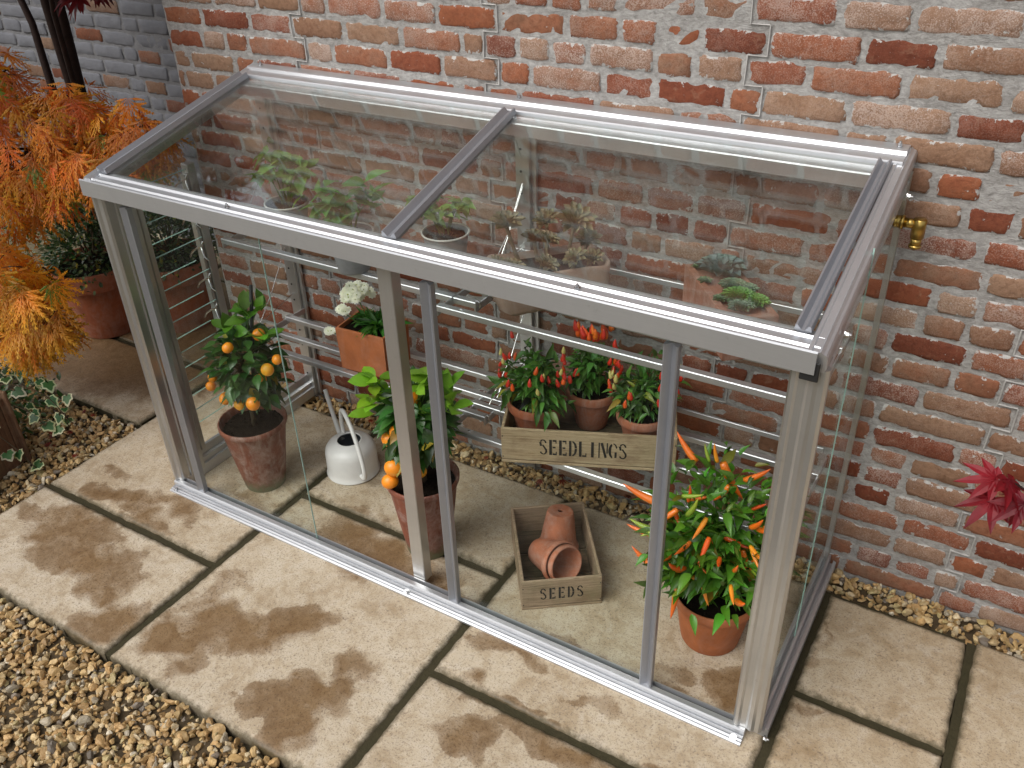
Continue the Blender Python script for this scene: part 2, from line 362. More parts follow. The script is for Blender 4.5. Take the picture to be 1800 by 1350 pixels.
def lace_template(r):
    T = []; F = []; C = []
    def tri(p, q, w, z0, z1, c0, c1):
        p = np.array(p); q = np.array(q); d = q - p; nrm = np.array([-d[1], d[0]]); nrm = nrm / (np.linalg.norm(nrm) + 1e-9) * w
        b = len(T); m = p + d * .45
        T.extend([(p[0] - nrm[0] * .4, p[1] - nrm[1] * .4, z0), (m[0] + nrm[0], m[1] + nrm[1], (z0 + z1) / 2), (q[0], q[1], z1), (m[0] - nrm[0], m[1] - nrm[1], (z0 + z1) / 2)])
        C.extend([c0, (c0 + c1) / 2, c1, (c0 + c1) / 2]); F.append((b, b + 1, b + 2, b + 3))
    for a, ln in ((0, 1), (.42, .93), (-.42, .93), (.9, .75), (-.9, .75), (1.5, .5), (-1.5, .5)):
        a += r.normal(0, .06); ln *= r.uniform(.85, 1.08); dx, dy = math.sin(a), math.cos(a)
        z1 = -.35 * ln * ln
        tri((0, 0), (dx * ln, dy * ln), .030, 0, z1, 0, 1)
        for k in range(5):
            t = .26 + .14 * k; bl = .27 * (1 - t * .75) * ln
            for s in (-1, 1):
                ba = a + s * r.uniform(.42, .62)
                p = (dx * ln * t, dy * ln * t); q = (p[0] + math.sin(ba) * bl, p[1] + math.cos(ba) * bl)
                tri(p, q, .020, -.35 * (t * ln) ** 2, -.35 * (t * ln) ** 2 - .05 - r.uniform(0, .06), t * .7, min(1, t + .3))
    return np.array(T), F, np.array(C)
def palm_template():
    T = []; F = []; C = []
    for a, ln in ((0, 1), (.62, .88), (-.62, .88), (1.2, .68), (-1.2, .68), (1.85, .38), (-1.85, .38)):
        dx, dy = math.sin(a), math.cos(a); nx, ny = dy, -dx; b = len(T)
        for t, w in ((0, .03), (.35, .125), (.62, .105), (1, 0)):
            for s in (-1, 0, 1):
                T.append((dx * ln * t + nx * w * s, dy * ln * t + ny * w * s, -.25 * (ln * t) ** 2 - (.025 if s == 0 else 0))); C.append(t)
        for i in range(3):
            o = b + i * 3; F += [(o, o + 1, o + 4, o + 3), (o + 1, o + 2, o + 5, o + 4)]
    return np.array(T), F, np.array(C)
def ivy_template():
    out = []
    for a, r in ((-2.6, .32), (-1.9, .58), (-1.55, .52), (-1.05, .70), (-.6, .60), (-.3, .78), (0, 1.0), (.3, .78), (.6, .60), (1.05, .70), (1.55, .52), (1.9, .58), (2.6, .32)):
        out.append((math.sin(a) * r, math.cos(a) * r))
    n = len(out); T = [(0, 0, 0)] + [(x * .74, y * .74, -.05 * (x * x + y * y)) for x, y in out] + [(x * .80, y * .80, -.07 * (x * x + y * y)) for x, y in out] + [(x, y, -.12 * (x * x + y * y)) for x, y in out]
    C = [0] + [0] * n + [1] * n + [1] * n; F = []
    for i in range(n - 1):
        F.append((0, 1 + i, 2 + i))
        for k in (1, 1 + n): F.append((k + i, k + n + i, k + n + i + 1, k + i + 1))
    return np.array(T), F, np.array(C)
def jit(c, k, s=.18, r=rng):
    c = np.tile(np.array(c, float), (k, 1))
    if c[0, 1] > 1.6 * c[0, 0] and k > 60: c[r.random(k) < .035] = (.28, .24, .03)
    return np.clip(c * (1 + r.normal(0, s, (k, 1))) * (1 + r.normal(0, s * .35, (k, 3))), .002, .95)
def unit(k, r=rng):
    d = r.normal(size=(k, 3)); return d / np.linalg.norm(d, axis=1, keepdims=True)
def sway(k, U=(0, 0, 1)): return np.tile(np.array(U, float), (k, 1)) + rng.normal(0, .35, (k, 3))

# ------------------------------------------------------------------ constants of the place
W_, D_, HF, HB = 2.0, .67, 1.09, 1.238

# ------------------------------------------------------------------ brick walls
SEAMS = [.17, .87, 1.60, 2.31, 3.05]
def brick_wall(x0, x1, z0, z1, y, pitch, seed, painted=False, thick=.16):
    r = np.random.default_rng(seed); mb = MB(); mo = MB()
    J = .0100; rows = int((z1 - z0) / pitch) + 1; k = pitch / .0685
    for row in range(rows):
        zb = z0 + row * pitch + J / 2; h = pitch - J
        x = x0 - r.uniform(0, .12); stops = [q + (.045 if row % 2 else 0) for q in SEAMS if not painted] + [99]
        while x < x1:
            w = r.choice([.205, .215, .19, .105, .10, .15, .24], p=[.27, .15, .1, .2, .12, .1, .06]) * k * r.uniform(.96, 1.04)
            nxt = [q for q in stops if q > x + .001][0]
            if nxt - (x + w) < .07: w = nxt - x if nxt - x < .27 else (nxt - x) * .5
            xa = x + J / 2; xb = x + w - J / 2; x += w
            cut_l = xa < x0 + .001
            xa = max(xa, x0 + .001); xb = min(xb, x1 - .001)
            if xb - xa < .02: continue
            ww = xb - xa; nu = max(2, int((ww - .024) / .022)); nv = 2
            us = [0, .0035, .010] + list(np.linspace(.010, ww - .010, nu + 1)[1:-1]) + [ww - .010, ww - .0035, ww]
            vs = [0, .0035, .010] + list(np.linspace(.010, h - .010, nv + 1)[1:-1]) + [h - .010, h - .0035, h]
            us = np.array(us); vs = np.array(vs); U, V = np.meshgrid(us, vs, indexing='ij')
            eu = np.minimum(U, ww - U); ev = np.minimum(V, h - V); e = np.minimum(eu, ev)
            out = np.interp(e, [0, .0035, .010, .03], [.004, -.0022, -.0050, -.0056]) + r.normal(0, .0010, U.shape) + r.normal(0, .0018)
            out[0, :] = out[-1, :] = .004; out[:, 0] = out[:, -1] = .004
            # rounded corners
            cu = np.clip(1 - eu / .012, 0, 1); cv = np.clip(1 - ev / .012, 0, 1); cc = cu * cv * .0055
            su = np.sign(ww / 2 - U); sv = np.sign(h / 2 - V)
            wob = .0022; ring = (e < .011)
            X = xa + U + su * cc + r.normal(0, wob, U.shape) * ring
            Z = zb + V + sv * cc + r.normal(0, wob * .8, U.shape) * ring + r.normal(0, .0012) + .003 * math.sin(xa * 1.7 + row)
            X = np.clip(X, x0, x1)
            n1, n2 = U.shape
            P = np.stack([X, y + out, Z], -1).reshape(-1, 3)
            f = [(i * n2 + j, (i + 1) * n2 + j, (i + 1) * n2 + j + 1, i * n2 + j + 1) for i in range(n1 - 1) for j in range(n2 - 1)]
            keep = 1.0 if (not painted or r.random() < .86) else 0.0
            C = np.zeros((len(P), 4)); C[:, 0] = np.clip(r.beta(1.1, 1.15), 0, 1); C[:, 1] = r.random() ** 1.3; C[:, 2] = (e / .013).clip(0, 1).ravel(); C[:, 3] = keep
            mb.add(P, f, C)
    gx = np.arange(x0, x1 + .0001, .03); gz = np.arange(z0 - .1, z1 + .0001, .0172)
    gx[-1] = x1
    X, Z = np.meshgrid(gx, gz, indexing='ij'); Y = y + r.normal(0, .0011, X.shape) - .001
    n1, n2 = X.shape; P = np.stack([X, Y, Z], -1).reshape(-1, 3)
    f = [(i * n2 + j, (i + 1) * n2 + j, (i + 1) * n2 + j + 1, i * n2 + j + 1) for i in range(n1 - 1) for j in range(n2 - 1)]
    mo.add(P, f)
    box(mo, ((x0 + x1) / 2, y + .012 + thick / 2, (z0 - .1 + z1) / 2), (x1 - x0, thick, z1 - z0 + .1))
    return mb, mo
root = thing('brick_wall', 'old red and tan brick garden wall behind the glass frame', 'wall', (1.5, .69, 0))
root['kind'] = 'thing'
def reloc(mb, o): mb.v = [v - np.array(o) for v in mb.v]; return mb
mb, mo = brick_wall(-.405, 3.7, -.02, 2.75, .697, .0685, 3)
reloc(mo, (1.5, .69, 0)).build('mortar_bed', M['mortar'], root, True)
reloc(mb, (1.5, .69, 0)).build('brick_face', M['brick'], root, True)
seam = MB(); prof_ = []
for xs in SEAMS:
    r = np.random.default_rng(int(xs * 100)); pts = []
    for row in range(40):
        x = xs + (.045 if row % 2 else 0); pts += [(x + r.normal(0, .0012), -.018 + row * .0685), (x + r.normal(0, .0012), -.018 + (row + 1) * .0685)]
    path = [(x - 1.5, .0012 + r.normal(0, .0006), z) for x, z in pts if z < 2.7]
    V = []
    for n_, (x, y, z) in enumerate(path):
        up_ = 1 if n_ % 2 else -1
        V += [(x - .0022, y + .005, z + .002 * up_), (x - .0012, y - .0012, z), (x + .0012, y - .0012, z), (x + .0022, y + .005, z - .002 * up_)]
    m = MB(); m.add(V, [(a * 4 + b, a * 4 + b + 1, a * 4 + b + 5, a * 4 + b + 4) for a in range(len(path) - 1) for b in range(3)])
    m.build('mortar_seam', M['seam'], root)
mb, mo = brick_wall(-5.2, 1.2, -.02, 2.9, 1.62, .077, 11, True)
root = thing('painted_wall', 'grey painted brick wall with bare bricks showing, standing farther back on the left', 'wall', (-2, 1.6, 0))
reloc(mo, (-2, 1.6, 0)).build('mortar_bed', M['pmortar'], root, True)
reloc(mb, (-2, 1.6, 0)).build('brick_face', M['pbrick'], root, True)

# ------------------------------------------------------------------ ground, paving, gravel
g = MB(); g.add([(-30, -30, -.045), (30, -30, -.045), (30, 12, -.045), (-30, 12, -.045)], [(0, 1, 2, 3)])
tag(g.build('ground', m_simple('garden_earth', (.16, .13, .07), .9, 0, 3, .5, .5)), kind='structure')
WET_SHADE = [  # x, y, rx, ry, angle, strength; far-left ones also paint the corner's shade
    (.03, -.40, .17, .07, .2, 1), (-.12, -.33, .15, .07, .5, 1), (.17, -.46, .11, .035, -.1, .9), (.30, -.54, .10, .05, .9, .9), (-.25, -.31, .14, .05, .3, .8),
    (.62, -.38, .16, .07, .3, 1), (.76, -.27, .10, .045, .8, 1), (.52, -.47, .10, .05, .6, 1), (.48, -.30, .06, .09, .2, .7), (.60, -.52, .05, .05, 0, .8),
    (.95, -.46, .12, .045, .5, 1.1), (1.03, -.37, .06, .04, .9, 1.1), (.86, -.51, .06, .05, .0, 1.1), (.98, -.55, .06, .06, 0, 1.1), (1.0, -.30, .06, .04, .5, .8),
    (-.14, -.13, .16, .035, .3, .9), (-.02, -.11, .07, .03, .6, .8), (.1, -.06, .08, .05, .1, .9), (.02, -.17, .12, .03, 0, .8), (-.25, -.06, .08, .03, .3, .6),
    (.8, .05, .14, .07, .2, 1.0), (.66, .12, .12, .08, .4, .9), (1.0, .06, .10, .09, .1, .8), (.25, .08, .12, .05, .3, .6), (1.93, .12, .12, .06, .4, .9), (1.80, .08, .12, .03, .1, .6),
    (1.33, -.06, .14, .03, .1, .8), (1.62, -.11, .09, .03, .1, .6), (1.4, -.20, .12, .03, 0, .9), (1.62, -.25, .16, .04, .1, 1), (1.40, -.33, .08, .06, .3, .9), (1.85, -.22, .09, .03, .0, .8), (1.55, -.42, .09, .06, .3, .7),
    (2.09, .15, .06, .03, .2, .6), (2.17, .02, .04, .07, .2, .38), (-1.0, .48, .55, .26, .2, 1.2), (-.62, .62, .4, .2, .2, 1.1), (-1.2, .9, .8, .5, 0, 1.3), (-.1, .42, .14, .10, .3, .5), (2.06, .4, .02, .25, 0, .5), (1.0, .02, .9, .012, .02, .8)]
def wet_shade(X, Y):
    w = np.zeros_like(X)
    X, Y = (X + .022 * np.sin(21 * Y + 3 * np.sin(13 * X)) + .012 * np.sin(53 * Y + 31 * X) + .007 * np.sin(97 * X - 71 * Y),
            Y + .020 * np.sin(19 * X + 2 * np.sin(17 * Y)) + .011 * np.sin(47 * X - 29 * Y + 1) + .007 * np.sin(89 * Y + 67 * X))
    for n_, (x, y, rx, ry, a, s) in enumerate(WET_SHADE):
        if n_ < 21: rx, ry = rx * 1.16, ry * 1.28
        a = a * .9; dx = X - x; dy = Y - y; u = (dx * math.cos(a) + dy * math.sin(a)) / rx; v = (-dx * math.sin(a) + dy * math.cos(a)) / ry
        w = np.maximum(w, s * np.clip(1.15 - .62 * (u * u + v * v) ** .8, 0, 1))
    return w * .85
J = .0215
SLABS = [(-.44, -.62, .39, -.215), (-.44, -.215, .39, .595), (.39, -.62, 1.195, .175), (.39, .175, 1.195, .595), (1.195, -.62, 2.04, -.215), (1.195, -.215, 2.04, .595),
         (2.04, -.62, 2.42, .19), (2.04, .19, 2.42, .585), (2.42, -.3, 3.25, .60), (2.42, -.62, 3.25, -.3), (-1.25, .18, -.44, .60), (-1.25, .60, -.44, 1.25), (-2.1, .18, -1.25, .9), (-2.1, .9, -1.25, 1.55), (-1.25, 1.25, -.44, 1.55), (3.25, -.62, 4.1, .6)]
pv = MB()
for i, (x0, y0, x1, y1) in enumerate(SLABS):
    r = np.random.default_rng(i + 5)
    x0 += J / 2; x1 -= J / 2; y0 += J / 2; y1 -= J / 2
    fine = .011 if x1 < 2.6 and x0 > -.6 else .03
    nx = max(6, int((x1 - x0) / fine)); ny = max(6, int((y1 - y0) / fine))
    us = np.concatenate([[0, 0, .004, .012], np.linspace(.02, x1 - x0 - .02, nx), [x1 - x0 - .012, x1 - x0 - .004, x1 - x0, x1 - x0]])
    vs = np.concatenate([[0, 0, .004, .012], np.linspace(.02, y1 - y0 - .02, ny), [y1 - y0 - .012, y1 - y0 - .004, y1 - y0, y1 - y0]])
    U, V = np.meshgrid(us, vs, indexing='ij'); e = np.minimum(np.minimum(U, x1 - x0 - U), np.minimum(V, y1 - y0 - V))
    ph = r.uniform(0, 6, 8)
    relief = .0012 * np.sin(9 * U + ph[0] + 2 * np.sin(5 * V + ph[1])) + .0010 * np.sin(17 * V + ph[2] + 1.5 * np.sin(11 * U + ph[3]))
    Z = np.interp(e, [0, .004, .012], [-.0085, -.003, 0.0]) + relief * np.clip(e / .02, 0, 1) + .001 * r.normal()
    edge_w = .0012 * np.sin(23 * V + ph[4]) + .0009 * np.sin(97 * V + ph[5]) + r.normal(0, .0006, V.shape[1])[None, :]; edge_v = .0012 * np.sin(19 * U + ph[6]) + .0009 * np.sin(101 * U + ph[7]) + r.normal(0, .0006, U.shape[0])[:, None]
    k = np.clip(1 - e / .03, 0, 1)
    X = x0 + U + edge_w * k; Y = y0 + V + edge_v * k
    Z[0, :] = Z[-1, :] = -.04; Z[:, 0] = Z[:, -1] = -.04
    n1, n2 = U.shape
    P = np.stack([X, Y, Z], -1).reshape(-1, 3)
    f = [(a * n2 + b, (a + 1) * n2 + b, (a + 1) * n2 + b + 1, a * n2 + b + 1) for a in range(n1 - 1) for b in range(n2 - 1)]
    C = np.zeros((len(P), 3)); C[:, 0] = wet_shade(X, Y).ravel(); C[:, 1] = (r.uniform(0, .25) if y1 < .2 else r.uniform(.35, .6)) if x1 < 2.03 else r.uniform(.75, 1.0); C[:, 2] = np.clip(e / .03, 0, 1).ravel()
    pv.add(P, f, C)
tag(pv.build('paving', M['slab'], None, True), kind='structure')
gr = MB(); box(gr, (.99, -.0125, -.024), (2.83, 1.19, .03)); box(gr, (-1.28, .865, -.025), (1.66, 1.35, .028)); box(gr, (3.25, -.0125, -.0245), (1.68, 1.19, .029))
tag(gr.build('path_joints', M['grout']), kind='structure')

def ico():
    t = (1 + 5 ** .5) / 2
    v = np.array([(-1, t, 0), (1, t, 0), (-1, -t, 0), (1, -t, 0), (0, -1, t), (0, 1, t), (0, -1, -t), (0, 1, -t), (t, 0, -1), (t, 0, 1), (-t, 0, -1), (-t, 0, 1)], float)
    v /= np.linalg.norm(v[0])
    f = [(0, 11, 5), (0, 5, 1), (0, 1, 7), (0, 7, 10), (0, 10, 11), (1, 5, 9), (5, 11, 4), (11, 10, 2), (10, 7, 6), (7, 1, 8), (3, 9, 4), (3, 4, 2), (3, 2, 6), (3, 6, 8), (3, 8, 9), (4, 9, 5), (2, 4, 11), (6, 2, 10), (8, 6, 7), (9, 8, 1)]
    vl = v.tolist(); cache = {}; F = []
    def mid(a, b):
        k = (min(a, b), max(a, b))
        if k not in cache:
            m = (np.array(vl[a]) + np.array(vl[b])) / 2; vl.append((m / np.linalg.norm(m)).tolist()); cache[k] = len(vl) - 1
        return cache[k]
    for a, b, c in f:
        x, y, z = mid(a, b), mid(b, c), mid(c, a); F += [(a, x, z), (b, y, x), (c, z, y), (x, y, z)]
    return np.array(vl), F
ICO = ico()
PAL = np.array([(.56, .39, .18), (.50, .33, .14), (.60, .45, .24), (.44, .28, .12), (.56, .36, .16), (.64, .52, .33), (.36, .23, .10), (.45, .39, .29), (.68, .61, .48), (.20, .165, .13), (.46, .37, .18), (.60, .42, .20)])
def stones(mb, P, size, r, pal=PAL, pw=None):
    k = len(P); T, F = ICO; n = len(T)
    pw = pw if pw is not None else np.array([.15, .14, .13, .1, .1, .09, .07, .06, .035, .035, .06, .03]); pw = pw / pw.sum()
    S = size[:, None] * np.stack([r.uniform(.75, 1.35, k), r.uniform(.65, 1.05, k), r.uniform(.45, .8, k)], 1) * .5
    V = np.tile(T, (k, 1, 1))
    for _ in range(13):                              # chip flat facets off each pebble
        d = unit(k, r); h = r.uniform(.42, .84, k); dot = np.einsum('kni,ki->kn', V, d); ex = np.maximum(dot - h[:, None], 0)
        V = V - ex[..., None] * d[:, None, :]
    V = V * (1 + r.normal(0, .035, (k, n, 1))) * S[:, None, :]
    q = r.normal(size=(k, 4)); q[:, 1:3] *= .45; q /= np.linalg.norm(q, axis=1, keepdims=True); w, x, y, z = q.T
    Rm = np.stack([np.stack([1 - 2 * (y * y + z * z), 2 * (x * y - z * w), 2 * (x * z + y * w)], -1), np.stack([2 * (x * y + z * w), 1 - 2 * (x * x + z * z), 2 * (y * z - x * w)], -1), np.stack([2 * (x * z - y * w), 2 * (y * z + x * w), 1 - 2 * (x * x + y * y)], -1)], 1)
    V = np.einsum('kij,knj->kni', Rm, V) + P[:, None, :]
    c = pal[r.choice(len(pal), k, p=pw)] * r.uniform(.7, 1.2, (k, 1))
    mb.batch(V, F, np.tile(c[:, None, :], (1, n, 1)))
def scatter(x0, x1, y0, y1, dens, r, layers=2, zlo=-.034, zhi=-.006, inside=None):
    n = int((x1 - x0) * (y1 - y0) * dens); x = r.uniform(x0, x1, n); y = r.uniform(y0, y1, n); z = r.uniform(zlo, zhi, n)
    P = np.stack([x, y, z], 1)
    if inside is not None: P = P[inside(x, y)]
    return P
def gravel(name, areas, seed, mean=.0225):
    r = np.random.default_rng(seed); mb = MB()
    for a in areas:
        P = scatter(*a[:4], a[4], r, inside=a[5] if len(a) > 5 else None)
        stones(mb, P, np.clip(r.lognormal(math.log(mean), .3, len(P)), .013, .046), r)
    return tag(mb.build(name, M['gravel'], None, False), kind='stuff')
gravel('gravel', [(-.62, 1.35, -1.08, -.618, 9000, lambda x, y: (y > -1.02 + .25 * abs(x - .3)) ), (-1.5, -.447, -.75, .172, 7600, lambda x, y: x > -1.15 + .3 * y), (-.40, 2.75, .598, .69, 7500), (2.75, 4.0, .598, .69, 3000)], 4)
gb = MB(); box(gb, (.4, -1.1, -.032), (6, .948, .02)); box(gb, (-2.2, -.23, -.0365), (3.5, .80, .02)); box(gb, (1.7, .646, -.037), (4.4, .088, .02))
tag(gb.build('gravel_bed', m_simple('gravel_fines', (.09, .06, .028), .95, 0, 60, .5, .8)), kind='structure')

# ------------------------------------------------------------------ lean-to glass frame
F_ = thing('lean_to_greenhouse', 'low lean-to greenhouse of bare aluminium and clear glass against the brick wall', 'greenhouse', (1.0, .33, 0))
OX = np.array((1.0, .33, 0))
def fp(mb, name, m, parent=None, smooth=False):
    """build a part of the frame in the frame's own space"""
    reloc(mb, OX); return mb.build(name, m, parent or F_, smooth)
# sweep along +x: side axis = d x up = (0,-1,0) so a = -y
def sweepx(mb, prof, x0, x1): return prism(mb, [(-y, z) for y, z in prof], (x0, 0, 0), (x1, 0, 0))
def sweepz(mb, prof, z0, z1, cx=0, cy=0):
    n = len(prof); v = [(cx + x, cy + y, z) for z in (z0, z1) for x, y in prof]
    f = [(i, (i + 1) % n, n + (i + 1) % n, n + i) for i in range(n)] + [tuple(range(n))[::-1], tuple(range(n, 2 * n))]
    return mb.add(v, f)
rail = [(-.037, .001), (-.037, .007), (-.0315, .0095), (-.0310, .0070), (-.0295, .0075), (-.0290, .0105), (-.0235, .0128), (-.0230, .0095), (-.0215, .0100), (-.0210, .0135), (-.0150, .0150), (-.0145, .0120), (-.0125, .0125), (-.012, .026), (-.009, .031), (.004, .032), (.005, .020), (.013, .020), (.014, .034), (.018, .034), (.018, .001)]
o = fp(sweepx(MB(), rail, -.012, 1.985), 'base_rail', M['alux'])
g = MB()
sweepx(g, [(.0055, .0205), (.0055, .0225), (.0125, .0225), (.0125, .0205)], -.005, 1.98); fp(g, 'rubber_seal', M['black'], o)
def sweepy(mb, prof, y0, y1, cx=0): return prism(mb, [(x, z) for x, z in prof], (cx, y0, 0), (cx, y1, 0))
side = [(-.022, .001), (-.022, .03), (-.014, .034), (-.013, .020), (-.006, .020), (-.005, .050), (.002, .052), (.003, .030), (.010, .029), (.011, .060), (.02, .060), (.021, .001)]
fp(sweepy(MB(), [(-x, z) for x, z in side][::-1], .02, .675, 2.012), 'end_rail', M['aluy'])
sideL = [(-.020, .001), (-.020, .086), (-.002, .090), (0, .062), (.012, .058), (.012, .040), (.020, .038), (.022, .001)]
fp(sweepy(MB(), sideL, .02, .675, .0), 'end_rail', M['aluy'])
post = [(-.033, -.004), (-.028, -.011), (-.020, -.012), (-.015, -.007), (-.002, -.006), (.004, -.010), (.013, -.012), (.020, -.008), (.030, -.008), (.036, -.001), (.036, .010), (.028, .016), (.028, .05), (.020, .056), (-.024, .056), (-.033, .05)]
fp(sweepz(MB(), post, .033, 1.052, 1.985, .005), 'corner_post', M['aluz'])
post2 = [(-.020, -.006), (-.014, -.011), (-.006, -.011), (-.001, -.004), (.014, -.003), (.018, .004), (.018, .030), (.024, .032), (.024, .092), (.012, .096), (-.016, .096), (-.020, .09)]
fp(sweepz(MB(), post2, .033, 1.052, .002, .005), 'corner_post', M['aluz'])
c = MB(); box(c, (.998, .038, .54), (.042, .036, 1.03), bev=.002); fp(c, 'centre_post', M['aluz'])
# sliding doors with V section handle bars
def bar(x, zt=1.03, parent=None):
    m = MB(); sweepz(m, [(-.016, -.006), (-.013, -.008), (.0, .004), (.013, -.008), (.016, -.006), (.016, .010), (-.016, .010)], .026, zt, x, -.001)
    return fp(m, 'handle_bar', M['bar'], parent)
def pane(x0, x1, y, z0, z1, name='sliding_door'):
    m = MB(); box(m, ((x0 + x1) / 2, y, (z0 + z1) / 2), (x1 - x0, .004, z1 - z0)); o = fp(m, name, M['glass'])
    e = MB(); box(e, (x1 + .001, y, (z0 + z1) / 2), (.0012, .0038, z1 - z0)); fp(e, 'glass_edge', M['edge'], o); return o
d1 = pane(.12, .612, .010, .022, 1.06); bar(.118, parent=d1)
d2 = pane(1.148, 1.711, .010, .022, 1.06); bar(1.137, parent=d2); bar(1.724, parent=d2)
# eave beam
eave = [(-.022, 1.050), (-.022, 1.094), (-.018, 1.0965), (-.016, 1.090), (-.004, 1.0925), (.000, 1.097), (.004, 1.0935), (.022, 1.0965), (.026, 1.102), (.030, 1.098), (.048, 1.100), (.048, 1.072), (.040, 1.050), (.030, 1.046), (.030, 1.080), (-.014, 1.080), (-.014, 1.050)]
fp(sweepx(MB(), eave, -.022, 1.998), 'eave_beam', M['alux'])
ridge = [(.575, 1.190), (.575, 1.220), (.578, 1.223), (.608, 1.231), (.610, 1.243), (.614, 1.246), (.645, 1.250), (.650, 1.258), (.654, 1.260), (.690, 1.262), (.690, 1.196)]
fp(sweepx(MB(), ridge, -.01, 1.992), 'ridge_rail', M['alux'])
SL = Vector((0, .595 - .03, 1.233 - 1.100)); up = Vector((0, -SL.z, SL.y)).normalized()
def rafter(xa, xb, m, prof=None, name='glazing_bar', y0=.03, y1=.606, lift=0.0):
    k = SL.z / SL.y
    prof = prof or [(-.020, .004), (-.018, .019), (-.014, .020), (-.004, .007), (.004, .007), (.014, .020), (.018, .019), (.020, .004), (.006, .000), (.006, -.016), (-.006, -.016), (-.006, 0)]
    mb = MB(); prism(mb, prof, (xa, y0, 1.100 + k * (y0 - .03) + lift), (xb, y1, 1.100 + k * (y1 - .03) + lift), up=up)
    return fp(mb, name, m)
rafter(1.02, 1.0, M['bar']); rafter(.018, .018, M['bar']); rafter(1.957, 1.957, M['bar'], [(-.016, .004), (-.014, .017), (-.010, .018), (-.003, .007), (.003, .007), (.010, .018), (.014, .017), (.016, .004), (.006, .000), (.006, -.016), (-.006, -.016), (-.006, 0)])
endp = [(-.017, -.046), (-.017, -.004), (.020, -.004), (.026, -.010), (.026, -.060), (.019, -.066), (.006, -.066), (.006, -.050), (-.010, -.046)]
rafter(1.990, 1.984, M['aluy'], [(-.014, -.060), (-.014, .002), (-.011, .008), (-.004, .009), (-.002, .006), (.010, .0065), (.012, .009), (.017, .004), (.022, .002), (.025, -.004), (.025, -.030), (.022, -.033), (.022, -.050), (.025, -.053), (.025, -.064), (.020, -.070), (-.012, -.070)], 'end_beam', -.012, .688, -.004)
rafter(-.004, -.004, M['aluy'], [(-.018, -.046), (-.018, .004), (-.012, .010), (.008, .010), (.012, .002), (.016, .002), (.016, -.046)], 'end_beam', -.005, .688, -.002)
cap = MB(); box(cap, (1.989, -.0155, 1.053), (.034, .004, .040), bev=.002); fp(cap, 'end_cap', M['black'])
def roofpane(x0, x1):
    mb = MB(); prism(mb, [(0, -.002), (x1 - x0, -.002), (x1 - x0, .002), (0, .002)], (x0, .034, 1.103), (x0, .600, 1.103 + .566 * SL.z / SL.y), up=up)
    return fp(mb, 'roof_pane', M['roofglass'])
roofpane(.024, 1.006); roofpane(1.010, 1.945)
# end panes
def endpane(x, ya, yb):
    mb = MB(); k = SL.z / SL.y
    v = [(x + s * .002, y, z) for s in (-1, 1) for y, z in ((ya, .06), (yb, .06), (yb, 1.075 + k * (yb - .03)), (ya, 1.075 + k * (ya - .03)))]
    mb.add(v, [(0, 1, 2, 3), (7, 6, 5, 4), (0, 4, 5, 1), (1, 5, 6, 2), (2, 6, 7, 3), (3, 7, 4, 0)])
    return fp(mb, 'end_pane', M['glass'])
endpane(2.012, .062, .300); endpane(2.012, .3035, .655); endpane(.0, .345, .64)
e = MB(); box(e, (2.0122, .3018, .62), (.0030, .0012, 1.1)); fp(e, 'glass_edge', M['edge'])
# louvre window
lv = MB(); box(lv, (.0, .118, .55), (.030, .018, .92), bev=.002); box(lv, (.0, .330, .55), (.030, .030, .98), bev=.002); box(lv, (.0, .306, .55), (.020, .010, .92))
lo = fp(lv, 'louvre_window', M['aluz'])
for i in range(9):
    z = .985 - i * .111
    if z < .1: break
    m = MB(); a = R(60); dx, dz = math.cos(a) * .052, math.sin(a) * .052
    prism(m, [(-.052, -.002), (.052, -.002), (.052, .002), (-.052, .002)], (-.006, .122, z), (-.006, .304, z), up=(-math.sin(a), 0, math.cos(a)))
    fp(m, 'louvre_slat', M['glass'], lo)
    for s in (-1, 1):
        e = MB(); prism(e, [(-.0009, -.0015), (.0009, -.0015), (.0009, .0015), (-.0009, .0015)], (-.006 + s * .0535 * math.cos(a), .122, z + s * .0535 * math.sin(a)), (-.006 + s * .0535 * math.cos(a), .304, z + s * .0535 * math.sin(a)), up=(-math.sin(a), 0, math.cos(a)))
        fp(e, 'glass_edge', M['edge'], lo)
    cl = MB(); tube(cl, [(.03, .298, z + .035), (.012, .300, z + .012), (-.008, .300, z + .004), (-.035, .298, z - .014), (-.050, .298, z - .034)], .0035, 6); tube(cl, [(.012, .30, z + .012), (.016, .30, z - .022), (.034, .300, z - .03)], .003, 6)
    fp(cl, 'clip', M['steel'], lo, True)
# posts against the wall with shelf holes
for x in (.006, 1.0, 1.985):
    if x > 1.5:
        m = MB(); box(m, (2.004, .664, .62), (.014, .018, 1.18), bev=.001); fp(m, 'wall_channel', M['aluz']); continue
    m = MB(); box(m, (x, .668, .62), (.044, .012, 1.22), bev=.001); box(m, (x + .024, .680, .62), (.026, .010, 1.22)); o = fp(m, 'wall_post', M['aluz'])
    h = MB()
    for k in range(17):
        z = .10 + k * .064; tube(h, [(x - .004, .6625, z), (x - .004, .6605, z)], .0038, 8)
    fp(h, 'fixing_holes', M['black'], o)
def bolt(x, y, z, n=(0, 0, 1), s=1.0):
    m = MB(); n = Vector(n).normalized(); p = Vector((x, y, z))
    tube(m, [p, p + n * .003 * s], .0085 * s, 12); tube(m, [p + n * .003 * s, p + n * .009 * s], .0062 * s, 6); tube(m, [p + n * .009 * s, p + n * .014 * s], .0032 * s, 8)
    fp(m, 'bolt', M['steel'])
for x in (.012, .985, 1.965): bolt(x, -.026, .011, (0, -.5, 1))
for x in (.52, 1.51): bolt(x, .012, 1.096, (0, -.2, 1), .8)
for x in (.03, .99, 1.972): bolt(x, .672, 1.262, (0, -.1, 1), .8)
for y, z in ((.10, 1.080), (.58, 1.185)): bolt(2.018, y, z, (1, 0, 0), .9)
